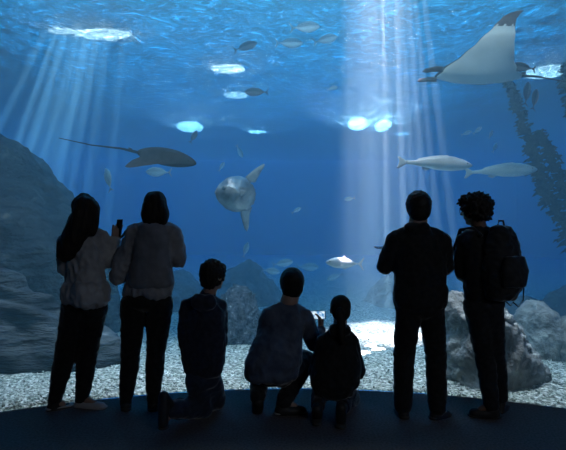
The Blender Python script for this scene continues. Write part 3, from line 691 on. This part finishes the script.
def head_bits(bm, c, R, k=1.):
    t = lambda x, y, z: c+R @ Vector((x*k, y*k, z*k))
    ell(bm, t(0, -.012, .022), (.077*k, .096*k, .088*k), R); ell(bm, t(0, .012, -.03), (.062*k, .076*k, .082*k), R)
    ell(bm, t(0, .052, -.088), (.030*k, .026*k, .022*k), R)                                   # chin
    chain(bm, [(t(0, .088, .018), .010*k), (t(0, .112, -.022), .016*k)])                       # nose
    chain(bm, [(t(-.045, .072, .030), .012*k), (t(0, .084, .030), .012*k), (t(.045, .072, .030), .012*k)])  # brow
    chain(bm, [(t(-.02, .082, -.052), .009*k), (t(.02, .082, -.052), .009*k)])                 # lips
    for s in (-1, 1):
        ell(bm, t(s*.045, .06, -.02), (.022*k, .022*k, .02*k), R); ell(bm, t(s*.079, -.008, -.008), (.010*k, .020*k, .034*k), R)   # cheeks, ears
def hand_bits(bm, w, d, nrm, side, curl=.45, k=1., spread=.10):
    "palm and five fingers; d = where the fingers point, nrm = out of the back of the hand, side = +1 puts the thumb at d x nrm"
    d = d.normalized(); nrm = (nrm-d*nrm.dot(d)).normalized(); s = d.cross(nrm)*side
    t = lambda x, y, z: w+d*x*k+s*y*k+nrm*z*k
    for y0, y1 in ((-.026, -.030), (-.009, -.011), (.009, .010), (.024, .028)): chain(bm, [(t(.0, y0*.75, 0), .015*k), (t(.085, y1, .0), .012*k)])
    for y, L_, a in ((-.031, .058, -.16), (-.0115, .074, -.05), (.0105, .080, .04), (.031, .072, .13)):
        p = t(.085, y, 0); ang = curl*.35; pts = [(p, .0098*k)]
        for q, f in ((.45, 1.), (.3, 1.15), (.25, .9)):
            ang += curl*f*.6; dv = (d*math.cos(ang)-nrm*math.sin(ang)+s*a*(spread*8)*.9).normalized(); p = p+dv*L_*q*k; pts.append((p, (.0092-.0015*len(pts)*.5)*k))
        chain(bm, pts)
    p = t(.018, .026, -.006); pts = [(p, .014*k)]
    for q, (x, y, z) in ((.038, (.62, .70, -.30)), (.030, (.80, .42, -.45)), (.024, (.88, .15, -.48))):
        p = p+(d*x+s*y+nrm*z).normalized()*q*k; pts.append((p, (.0125-.001*len(pts))*k))
    chain(bm, pts)
SKIN = mat('skin', (.30, .19, .145), .55, .4); SKIN2 = mat('skin_dark', (.16, .09, .06), .5, .4)
def cloth(name, c1, c2, sc=30):
    m = noisy(name, c1, c2, sc, 4, .85, .35, 220, .003); b = m.node_tree.nodes['Principled BSDF']
    b.inputs['Sheen Weight'].default_value = .45; b.inputs['Sheen Roughness'].default_value = .35; return m
def person(spec):
    s = spec['d']/F; d0 = spec['d']
    J = {k: P(v[0], v[1], d0+(v[2] if len(v) > 2 else 0)) for k, v in spec['j'].items()}
    px = lambda r: r*s
    k = spec.get('hk', 1.)
    R = yawm(*spec['face']); hc = J['head']
    # --- body
    b = bmesh.new(); head_bits(b, hc, R, k)
    nr = spec.get('nk', .054)*k; chain(b, [(hc+R @ Vector((0, -.02, -.05))*k, nr), (J['neck'], nr*1.08)])
    T = [J[n] for n in spec['trunk']]
    tw = spec['trunkw']
    rings(b, [(c, px(w)*.86, px(dd)*.82, yw) for c, (w, dd, yw) in zip(T, tw)])
    for sd_ in 'lr':
        A = [J['sh_'+sd_], J['el_'+sd_], J['wr_'+sd_]]
        chain(b, [(A[0], .05*k), (A[1], .040*k), (A[2], .027*k)])
        L_ = [J['hip_'+sd_], J['kn_'+sd_], J['an_'+sd_]]
        chain(b, [(L_[0], .075*k), (L_[1], .052*k), (L_[2], .036*k)])
        chain(b, [(L_[2], .034*k), (J['toe_'+sd_], .026*k)])
    body = fuse(b, .0095, 4)
    h = bmesh.new()
    for sd_ in 'lr':
        e, w = J['el_'+sd_], J['wr_'+sd_]; hd = spec.get('hand_'+sd_, {}); dv = Vector(hd.get('dir', tuple((w-e).normalized())))
        hand_bits(h, w+dv.normalized()*.012, dv, Vector(hd.get('nrm', (0, -1, .2))), hd.get('side', 1 if sd_ == 'r' else -1), hd.get('curl', .5), k*.97)
        chain(h, [(w-(w-e).normalized()*.05, .027*k), (w+dv.normalized()*.015, .022*k)])
    hm = fuse(h, .0042, 3)
    bb = bmesh.new(); bb.from_mesh(body); bb.from_mesh(hm); me = bpy.data.meshes.new('person'); bb.to_mesh(me); bb.free()
    me.polygons.foreach_set('use_smooth', [True]*len(me.polygons))
    root = newobj('person', me, spec.get('skin', SKIN)); tag(root, spec['label'], 'person')
    base = Vector((T[-1].x, T[-1].y, 0)); me.transform(Matrix.Translation(-base)); root.location = base
    def kid(name, m, mt):
        m.transform(Matrix.Translation(-base)); o = newobj(name, m, mt, root); return o
    for sg in (-1, 1):
        e = bmesh.new(); bmesh.ops.create_uvsphere(e, u_segments=12, v_segments=8, radius=.0125*k, matrix=Matrix.Translation(hc+R @ Vector((sg*.031, .078, .006))*k)); kid('eye', bm_mesh(e), EYEW)
    # --- top
    b = bmesh.new(); rings(b, [(c, px(w), px(dd), yw) for c, (w, dd, yw) in zip(T, tw)])
    sr = spec['sleeve']
    for sd_ in 'lr':
        S_, E_, W_ = J['sh_'+sd_], J['el_'+sd_], J['wr_'+sd_]
        chain(b, [(T[0].lerp(S_, .35), px(sr[0])*.95), (S_, px(sr[0]))])
        chain(b, [(S_, px(sr[0])), (E_, px(sr[1])), (E_.lerp(W_, .93), px(sr[2]))])
    chain(b, [(T[0], px(spec.get('collar', 8))), (J['neck'].lerp(hc, .12), px(spec.get('collar', 8))*.86)])
    for fn in spec.get('top_extra', []): fn(b, J, px)
    kid(spec['top'][0], fuse(b, .011, 3, fold(spec.get('fold', .010), seed=hc.x*10)), spec['top'][1])
    # --- trousers
    b = bmesh.new(); lr = spec['legs']
    for sd_ in 'lr':
        H, K, A = J['hip_'+sd_], J['kn_'+sd_], J['an_'+sd_]; sg = -1 if sd_ == 'l' else 1
        chain(b, [(H, px(lr[0])), (H.lerp(K, .5), px((lr[0]+lr[1])*.5)), (K, px(lr[1])), (K.lerp(A, .35), px(lr[1]*.95)), (A, px(lr[2]))])
    pc, pw, pd, py_ = spec['pelvis']; c = P(pc[0], pc[1], d0+pc[2]); ell(b, c, (px(pw), px(pd), px(spec.get('pelh', 12))), yawm(py_))
    kid('trousers', fuse(b, .011, 3, fold(.008, 7, 9, seed=hc.x*7)), spec['pants'])
    # --- shoes
    for sd_ in 'lr':
        A, Tt = J['an_'+sd_], J['toe_'+sd_]; b = bmesh.new(); hl = J.get('heel_'+sd_, None)
        dv = (Tt-A); 
        if hl is None: hl = Vector((A.x, A.y, Tt.z)) - Vector((dv.x, dv.y, 0)).normalized()*.03
        chain(b, [(hl, .041*k), (hl.lerp(Tt, .5), .045*k), (Tt, .041*k)]); chain(b, [(hl.lerp(A, .3), .042*k), (hl.lerp(Tt, .45), .043*k)]); chain(b, [(hl, .040*k), (A, .047*k)])
        o = kid('shoe', fuse(b, .008, 3), spec.get('shoe_'+sd_, spec['shoe']))
        # sole
        if abs(dv.z) < .14:
            q = bmesh.new(); z = min(hl.z, Tt.z)-.028*k
            for t_ in range(9):
                c = hl.lerp(Tt, t_/8*1.12-.05); ell(q, Vector((c.x, c.y, max(.013, z))), (.043*k, .043*k, .013), sd=2)
            so = fuse(q, .007, 2); so.transform(Matrix.Translation(-base)); newobj('sole', so, spec.get('sole', SOLE), o)
    # --- hair
    b = bmesh.new(); spec['hair'](b, hc, R, k, J, px); kid('hair', fuse(b, spec.get('hvox', .008), 2, spec.get('hdisp')), spec['hairm'])
    for fn in spec.get('extra', []): fn(kid, J, px, root, base)
    return root, J
EYEW = mat('eye', (.35, .35, .35), .2, .5); SOLE = mat('sole', (.35, .36, .38), .7); DSOLE = mat('dark_sole', (.05, .05, .05), .8)
BLACKC = cloth('black_cloth', (.006, .007, .009), (.014, .015, .018)); BLACK2 = cloth('black_denim', (.008, .009, .013), (.018, .02, .026))
NAVY = cloth('navy_cloth', (.010, .014, .028), (.02, .026, .045)); DENIM = cloth('blue_denim', (.014, .022, .042), (.025, .036, .062))
GREYJ = cloth('pale_grey_jacket', (.26, .27, .29), (.40, .41, .43), 8); GREYB = cloth('grey_blouse', (.17, .18, .21), (.28, .29, .32), 8)
SHIRT = cloth('dark_blue_shirt', (.055, .07, .11), (.095, .12, .175), 12)
HAIRD = noisy('dark_hair', (.006, .005, .005), (.02, .016, .014), 20, 4, .75, .4, 90, .004, stretch=(3, 3, .4))
HAIRB = noisy('black_hair', (.004, .004, .004), (.012, .011, .011), 20, 4, .6, .4, 90, .004)
WSHOE = mat('pale_sneaker', (.40, .40, .42), .6); DSHOE = mat('dark_shoe', (.02, .021, .024), .5)
def strand(amp, f=70.): return lambda p: amp*math.sin(p.x*f+4*noise.noise(p*6))*.5+amp*noise.noise(Vector((p.x*30, p.y*30, p.z*3)))
def curly(amp): return lambda p: amp*(abs(noise.noise(p*34))*2-.35)+amp*.7*noise.noise(p*70)
def scalp(b, c, R, k, grow=.010):
    t = lambda x, y, z: c+R @ Vector((x*k, y*k, z*k))
    ell(b, t(0, -.020, .030), ((.080+grow)*k, (.093+grow)*k, (.088+grow)*k), R); ell(b, t(0, -.048, -.012), ((.074+grow*.7)*k, (.060+grow)*k, (.078+grow)*k), R)

# woman with long hair, raising a phone
def hair_long(b, c, R, k, J, px):
    scalp(b, c, R, k, .008); t = lambda x, y: P(x, y, 4.05-.10)
    for off in (-.035, 0, .035):
        o = Vector((0, off, 0)); chain(b, [(t(86, 206)+o*.3, px(10)), (t(82, 224)+o, px(11.5)), (t(76, 238)+o, px(11)), (t(70, 250)+o, px(8.5)), (t(66, 255)+o, px(6.5))])
    chain(b, [(t(92, 208), px(8)), (t(93, 222), px(6)), (t(92, 232), px(4))]); chain(b, [(t(76, 226), px(8)), (t(66, 242), px(7)), (t(60, 252), px(4.5)), (t(58, 257), px(2.5))])
def hem_l(b, J, px):
    rings(b, [(P(86, 286, 4.03), px(26), px(19), 40), (P(86, 300, 4.03), px(26.5), px(20), 40)])
w1, W1J = person(dict(d=4.05, label='woman with very long dark hair in a pale jacket raising a phone', face=(22, 5),
    j=dict(head=(86, 209), neck=(85, 229), t0=(84, 236), t1=(84, 246), t2=(85, 268), t3=(85, 286), t4=(85, 296),
           sh_l=(68, 240, -.02), el_l=(66, 268, .05), wr_l=(92, 262, .10), sh_r=(99, 239, .02), el_r=(109, 260, .04), wr_r=(115, 241, .06),
           hip_l=(75, 306), kn_l=(66, 350, .03), an_l=(55, 400, .0), toe_l=(67, 408, .05), hip_r=(95, 306, .03), kn_r=(88, 350, .08), an_r=(82, 398, .06), toe_r=(101, 407, .02)),
    trunk=['t0', 't1', 't2', 't3', 't4'], trunkw=[(11, 9, 30), (19, 13, 30), (20, 14, 30), (23, 16, 35), (25, 17, 35)],
    sleeve=(9, 8, 6.5), collar=7, top=('jacket', GREYJ), fold=.024, top_extra=[hem_l], legs=(13, 10.2, 6.6), pelvis=((85, 300, .02), 23, 17, 30), pants=BLACKC, shoe=WSHOE, shoe_l=DSHOE,
    hand_r=dict(dir=(.12, .15, 1), nrm=(.25, -1, 0), curl=.55), hair=hair_long, hdisp=strand(.009), hairm=HAIRD))
# woman seen from behind, grey blouse
def hair_mid(b, c, R, k, J, px):
    scalp(b, c, R, k, .008); t = lambda x, y: P(x, y, 4.05-.07)
    for x in (147, 151, 155, 159, 163): chain(b, [(t(x*.6+155*.4, 206), px(7.5)), (t(x, 214), px(6.5)), (t(155+(x-155)*1.12, 221), px(3.6))])
def vest(kid, J, px, root, base):
    b = bmesh.new(); rings(b, [(P(153, 226, 4.04), px(15), px(12.5), 8), (P(153, 240, 4.04), px(19.5), px(15.2), 8), (P(152, 262, 4.04), px(19.2), px(15.4), 8), (P(151, 284, 4.04), px(24.0), px(17.8), 8)])
    m = fuse(b, .012, 3, fold(.006)); kid('vest', m, GREYV)
GREYV = cloth('grey_vest', (.13, .14, .16), (.20, .21, .24), 8)
w2, W2J = person(dict(d=4.05, label='woman with shoulder length hair in a grey top standing with bent arms', face=(10, 6),
    j=dict(head=(156, 206), neck=(155, 223), t0=(154, 228), t1=(153, 238), t2=(152, 262), t3=(150, 282), t4=(148, 294),
           sh_l=(135, 233), el_l=(117, 276, .0), wr_l=(136, 268, .16), sh_r=(173, 234), el_r=(178, 259, .06), wr_r=(172, 257, .16),
           hip_l=(134, 304), kn_l=(131, 350, .03), an_l=(126, 402, 0), toe_l=(126, 409, .14), hip_r=(160, 304), kn_r=(156, 350, .03), an_r=(153, 401, .0), toe_r=(154, 407, .14)),
    trunk=['t0', 't1', 't2', 't3', 't4'], trunkw=[(13, 10, 8), (20, 14, 8), (19, 14, 8), (23, 16, 8), (25, 17, 8)],
    sleeve=(9, 8.4, 6.5), collar=6.5, top=('blouse', GREYB), fold=.020, extra=[vest], legs=(13.5, 9.8, 6.2), pelvis=((147, 300, 0), 25, 18, 0), pants=BLACKC, shoe=DSHOE, sole=DSOLE,
    hair=hair_mid, hdisp=strand(.008), hairm=HAIRD))
# kneeling boy
def hair_short(gr=.008):
    def f(b, c, R, k, J, px):
        scalp(b, c, R, k, gr); t = lambda x, y, z: c+R @ Vector((x*k, y*k, z*k)); ell(b, t(0, .055, .075), (.062*k, .045*k, .03*k), R)
    return f
def hood(cx, cy, d, w, h, dep=.06):
    return lambda b, J, px: (ell(b, P(cx, cy, d), (px(w), dep, px(h))), ell(b, P(cx-w*.4, cy-1, d), (px(w*.6), dep, px(h))), ell(b, P(cx+w*.4, cy-1, d), (px(w*.6), dep, px(h))))
b1, B1J = person(dict(d=3.80, label='boy in a dark hoodie kneeling on the floor with his face turned right', face=(38, -3), hk=.93,
    j=dict(head=(214, 276), neck=(209, 294), t0=(205, 301), t1=(204, 312), t2=(203, 335), t3=(203, 358), t4=(204, 372),
           sh_l=(188, 307), el_l=(186, 342, .0), wr_l=(200, 352, .22), sh_r=(219, 308, .05), el_r=(220, 342, .10), wr_r=(216, 360, .26),
           hip_l=(198, 380, -.02), kn_l=(203, 408, .10), an_l=(172, 410, -.14), toe_l=(163, 424, -.22), heel_l=(164, 396, -.20),
           hip_r=(209, 380, .05), kn_r=(216, 400, .22), an_r=(190, 405, -.02), toe_r=(178, 414, -.02), heel_r=(180, 402, -.02)),
    trunk=['t0', 't1', 't2', 't3', 't4'], trunkw=[(13, 10, 15), (21, 14, 15), (23, 15, 15), (22, 16, 15), (19, 15, 15)],
    sleeve=(9, 8, 6.5), collar=8, top=('hoodie', NAVY), top_extra=[hood(204, 303, 3.70, 13, 8)], legs=(13, 10.5, 8.5), pelvis=((203, 378, 0), 17, 15, 0), pants=DENIM, shoe=DSHOE, sole=DSOLE,
    hair=hair_short(.020), hdisp=curly(.010), hairm=HAIRD))
# crouching man in a dark blue shirt
def man_back(b, J, px):
    rings(b, [(P(286, 318, 4.03), px(20), px(17), 8), (P(278, 340, 3.97), px(24), px(20), 8), (P(273, 362, 3.92), px(28), px(21), 5), (P(271, 375, 3.92), px(26), px(20), 0)])
c1, C1J = person(dict(d=4.0, label='man in a dark blue shirt crouching and photographing with a lit phone', face=(-2, 6), hk=1.1, nk=.062,
    j=dict(head=(292, 284, .08), neck=(289, 302, .04), t0=(288, 309, .03), t1=(286, 320, .02), t2=(278, 342, -.02), t3=(273, 362, -.06), t4=(272, 373, -.06),
           sh_l=(270, 317, .0), el_l=(262, 346, .12), wr_l=(280, 352, .38), sh_r=(303, 317, .04), el_r=(315, 344, .16), wr_r=(321, 330, .34),
           hip_l=(263, 374, -.04), kn_l=(262, 362, .36), an_l=(258, 396, -.10), toe_l=(257, 411, .0), heel_l=(258, 402, -.12),
           hip_r=(281, 374, -.04), kn_r=(305, 360, .26), an_r=(284, 401, -.04), toe_r=(301, 411, -.04), heel_r=(280, 411, -.06)),
    trunk=['t0', 't1', 't2', 't3', 't4'], trunkw=[(13, 11, 5), (20, 16, 5), (23, 19, 5), (27, 20, 5), (25, 18, 0)],
    sleeve=(10, 8.4, 6), collar=7.5, top=('shirt', SHIRT), top_extra=[man_back], fold=.012, legs=(13, 11, 8), pelvis=((272, 374, -.04), 24, 18, 0), pants=BLACK2, shoe=DSHOE,
    hand_r=dict(dir=(.0, .12, 1), nrm=(.9, -.5, 0), curl=.6), hair=hair_short(.012), hdisp=curly(.003), hairm=HAIRB))
# crouching child with a ponytail
def pony(b, c, R, k, J, px):
    scalp(b, c, R, k, .004); t = lambda x, y, o=0: P(x, y, 3.9-.10-o)
    chain(b, [(t(340, 312), px(4.5)), (t(341, 322, .03), px(4)), (t(342, 333, .05), px(3.4)), (t(343, 343, .05), px(2.2))])
ch, CHJ = person(dict(d=3.90, label='child with a ponytail crouching right beside the man with the lit phone', face=(-8, 4), hk=.96,
    j=dict(head=(340, 309, .03), neck=(340, 326, .0), t0=(339, 332), t1=(338, 342), t2=(337, 362, -.02), t3=(335, 382, -.03), t4=(334, 393, -.02),
           sh_l=(325, 343), el_l=(317, 371, .06), wr_l=(326, 372, .32), sh_r=(350, 342), el_r=(357, 371, .05), wr_r=(348, 374, .30),
           hip_l=(325, 388, 0), kn_l=(320, 385, .30), an_l=(318, 405, -.12), toe_l=(317, 416, -.08), heel_l=(317, 409, -.18),
           hip_r=(343, 388, 0), kn_r=(352, 398, .22), an_r=(343, 407, -.12), toe_r=(341, 421, -.20), heel_r=(341, 408, -.24)),
    trunk=['t0', 't1', 't2', 't3', 't4'], trunkw=[(12, 10, 0), (18, 14, 0), (23, 17, 0), (25, 18, 0), (19, 14, 0)],
    sleeve=(9, 8.5, 6), collar=7.5, top=('jacket', BLACKC), top_extra=[hood(340, 331, 3.83, 11, 6)], legs=(11, 8.8, 7), pelvis=((334, 388, 0), 19, 15, 0), pants=BLACK2, shoe=DSHOE, sole=DSOLE,
    hair=pony, hdisp=strand(.003), hairm=HAIRD))
# tall man with raised forearms
def m1x(b, J, px):
    rings(b, [(P(420, 286, 3.92), px(26.5), px(17), 0), (P(420, 298, 3.92), px(27), px(17.5), 0), (P(420, 306, 3.92), px(25.5), px(16.5), 0)])
m1, M1J = person(dict(d=3.92, label='tall man in a black jacket standing with feet apart and forearms raised', face=(2, 3), hk=1.04, nk=.066,
    j=dict(head=(418, 208), neck=(418, 225), t0=(418, 231), t1=(419, 241), t2=(420, 262), t3=(420, 284), t4=(420, 302),
           sh_l=(396, 241), el_l=(385, 266, .06), wr_l=(396, 254, .30), sh_r=(441, 241), el_r=(445, 267, .04), wr_r=(436, 262, .30),
           hip_l=(409, 312), kn_l=(404, 355, .02), an_l=(403, 406, -.03), toe_l=(399, 414, .06), hip_r=(432, 312), kn_r=(436, 355, .03), an_r=(437, 407, -.06), toe_r=(446, 415, -.01)),
    trunk=['t0', 't1', 't2', 't3', 't4'], trunkw=[(15, 12, 0), (25, 16, 0), (26, 16.5, 0), (25.5, 16.5, 0), (25, 16, 0)],
    sleeve=(10, 8.8, 7), collar=9, top=('jacket', BLACKC), top_extra=[m1x, hood(417, 229, 3.86, 13, 5.5)], legs=(12.8, 10.6, 9.0), pelvis=((420, 308, 0), 25, 17, 0), pants=BLACKC, shoe=DSHOE, sole=DSOLE,
    hand_l=dict(dir=(-.35, .9, .2), nrm=(0, .2, 1), curl=.8), hair=hair_short(.016), hdisp=curly(.0035), hairm=HAIRB))
# man with curly hair
def afro(b, c, R, k, J, px):
    t = lambda x, y, z: c+R @ Vector((x*k, y*k, z*k))
    ell(b, t(0, -.015, .045), (.120, .118, .098), R); ell(b, t(0, -.045, .0), (.104, .085, .085), R); ell(b, t(-.02, .05, .075), (.085, .06, .05), R)
def glasses(kid, J, px, root, base):
    R = yawm(-42, 0); c = J['head']; b = bmesh.new()
    for s in (-1, 1):
        bmesh.ops.create_cone(b, segments=20, radius1=.024, radius2=.024, depth=.004, cap_ends=False, matrix=Matrix.Translation(c+R @ Vector((s*.033, .098, .004))) @ R.to_4x4() @ Matrix.Rotation(PI/2, 4, 'X'))
        chain(b, [(c+R @ Vector((s*.058, .094, .008)), .003), (c+R @ Vector((s*.082, 0, .006)), .003)])
    chain(b, [(c+R @ Vector((-.01, .102, .006)), .003), (c+R @ Vector((.01, .102, .006)), .003)]); kid('glasses', bm_mesh(b), M['metal'])
m2, M2J = person(dict(d=3.90, label='man with round curly hair and glasses wearing dark clothes at the right', face=(-42, 0),
    j=dict(head=(475, 211), neck=(479, 227), t0=(479, 232), t1=(480, 242), t2=(481, 262), t3=(484, 284), t4=(485, 298),
           sh_l=(465, 241, .02), el_l=(463, 272, .04), wr_l=(466, 276, .26), sh_r=(498, 241, -.02), el_r=(500, 272, .02), wr_r=(486, 272, .24),
           hip_l=(477, 308, .0), kn_l=(485, 355, .03), an_l=(491, 405, -.04), toe_l=(474, 413, -.02), hip_r=(490, 308), kn_r=(496, 355, .06), an_r=(500, 398, .10), toe_r=(504, 407, .18)),
    trunk=['t0', 't1', 't2', 't3', 't4'], trunkw=[(14, 12, -12), (20, 15, -12), (20, 15, -12), (20, 15, -12), (20, 15, -12)],
    sleeve=(9.5, 8.4, 7.5), collar=8, top=('jacket', BLACKC), legs=(13, 9.8, 7.6), pelvis=((484, 304, 0), 20, 16, 0), pants=BLACK2, shoe=DSHOE, sole=DSOLE, skin=SKIN2,
    hair=afro, hvox=.009, hdisp=curly(.024), hairm=HAIRB, extra=[glasses]))

# ---------------------------------------------------------------- things they hold and carry
def phone(c, R, label, sc=1., screen=False):
    root = empty('phone', c); root.rotation_euler = R.to_euler(); tag(root, label, 'phone')
    bm = bmesh.new(); box(bm, (0, 0, 0), (.072*sc, .009, .146*sc)); bev(bm, .004, 2); newobj('case', bm_mesh(bm), PHN, root)
    bm = bmesh.new(); box(bm, (0, -.0047, 0), (.065*sc, .0012, .134*sc)); newobj('screen', bm_mesh(bm, False), SCR if screen else PSC, root)
    bm = bmesh.new(); bmesh.ops.create_cone(bm, segments=16, radius1=.007, radius2=.007, depth=.003, cap_ends=True, matrix=Matrix.Translation((.02*sc, .0055, .055*sc)) @ Matrix.Rotation(PI/2, 4, 'X')); newobj('camera_lens', bm_mesh(bm, False), M['eye'], root)
    return root
PHN = mat('phone_case', (.01, .01, .012), .3); PSC = mat('dark_screen', (.01, .012, .016), .1, .6)
def scr_mat():
    m = mat('lit_screen', (.02, .02, .02), .2); nt = m.node_tree; N = nt.nodes; L = nt.links; b = N['Principled BSDF']
    tc = N.new('ShaderNodeTexCoord'); nz = N.new('ShaderNodeTexNoise'); nz.inputs['Scale'].default_value = 28; L.new(tc.outputs['Object'], nz.inputs[0])
    r = N.new('ShaderNodeValToRGB'); r.color_ramp.elements[0].position = .38; r.color_ramp.elements[1].position = .6; r.color_ramp.elements[0].color = (.05, .25, .55, 1); r.color_ramp.elements[1].color = (.75, .9, 1, 1)
    L.new(nz.outputs['Fac'], r.inputs[0]); L.new(r.outputs[0], b.inputs['Emission Color']); b.inputs['Emission Strength'].default_value = 1.1; return m
SCR = scr_mat()
phone(P(119, 228, 4.05+.08), Matrix.Rotation(math.radians(-35), 3, 'Z') @ Matrix.Rotation(math.radians(-8), 3, 'X'), 'dark phone held up by the woman with very long hair')
phone(P(317, 315, 4.0+.34), Matrix.Rotation(PI/2, 3, 'Y') @ Matrix.Rotation(0, 3, 'Z'), 'sideways phone with a lit screen held by the crouching man', 1., True)
phone(P(384, 247.5, 3.92+.33), Matrix.Rotation(math.radians(8), 3, 'Z') @ Matrix.Rotation(math.radians(-82), 3, 'X') @ Matrix.Rotation(PI/2, 3, 'Y'), 'thin dark phone held flat by the tall man in black', 1.05)

# backpack
bc = P(501, 262, 3.76); R = yawm(-20)
root = empty('backpack', bc); tag(root, 'black rounded backpack with dangling straps on the curly haired man', 'backpack'); root.rotation_euler = R.to_euler()
PACK = cloth('pack_fabric', (.012, .013, .016), (.024, .026, .03), 20)
b = bmesh.new(); rings(b, [(Vector((0, 0, .25)), .085, .07, 0), (Vector((.012, 0, .14)), .130, .10, 0), (Vector((.016, 0, -.02)), .148, .12, 0), (Vector((.008, 0, -.20)), .135, .115, 0), (Vector((0, 0, -.26)), .11, .09, 0)])
newobj('bag_body', fuse(b, .009, 4, fold(.012, 8, 8)), PACK, root)
b = bmesh.new(); rings(b, [(Vector((.012, -.12, .04)), .09, .03, 0), (Vector((.012, -.125, -.06)), .115, .05, 0), (Vector((.012, -.12, -.17)), .10, .04, 0)]); newobj('front_pocket', fuse(b, .008, 3, fold(.005)), PACK, root)
newobj('carry_loop', tube([Vector((-.03, 0, .275)), Vector((-.02, 0, .31)), Vector((.02, 0, .31)), Vector((.03, 0, .275))], .008, 8), PACK, root)
for k_, (dx, dy) in enumerate(((.13, .02), (.145, -.04))):
    newobj('dangling_strap', tube([Vector((dx-.01, dy, -.12)), Vector((dx+.035, dy, -.20)), Vector((dx+.03, dy, -.29)), Vector((dx-.02, dy, -.335)), Vector((dx-.07, dy, -.30))], .0055, 6), PACK, root)
for sg in (-1, 1):
    b = bmesh.new(); x = sg*.075-.05; pts = [Vector((x, .07, .20)), Vector((x, .16, .255)), Vector((x, .30, .24)), Vector((x*1.05, .36, .10)), Vector((x*1.1, .33, -.08)), Vector((x*1.0, .20, -.2)), Vector((x, .07, -.22))]
    chain(b, [(p, .016) for p in pts]); newobj('shoulder_strap', fuse(b, .008, 2), PACK, root)
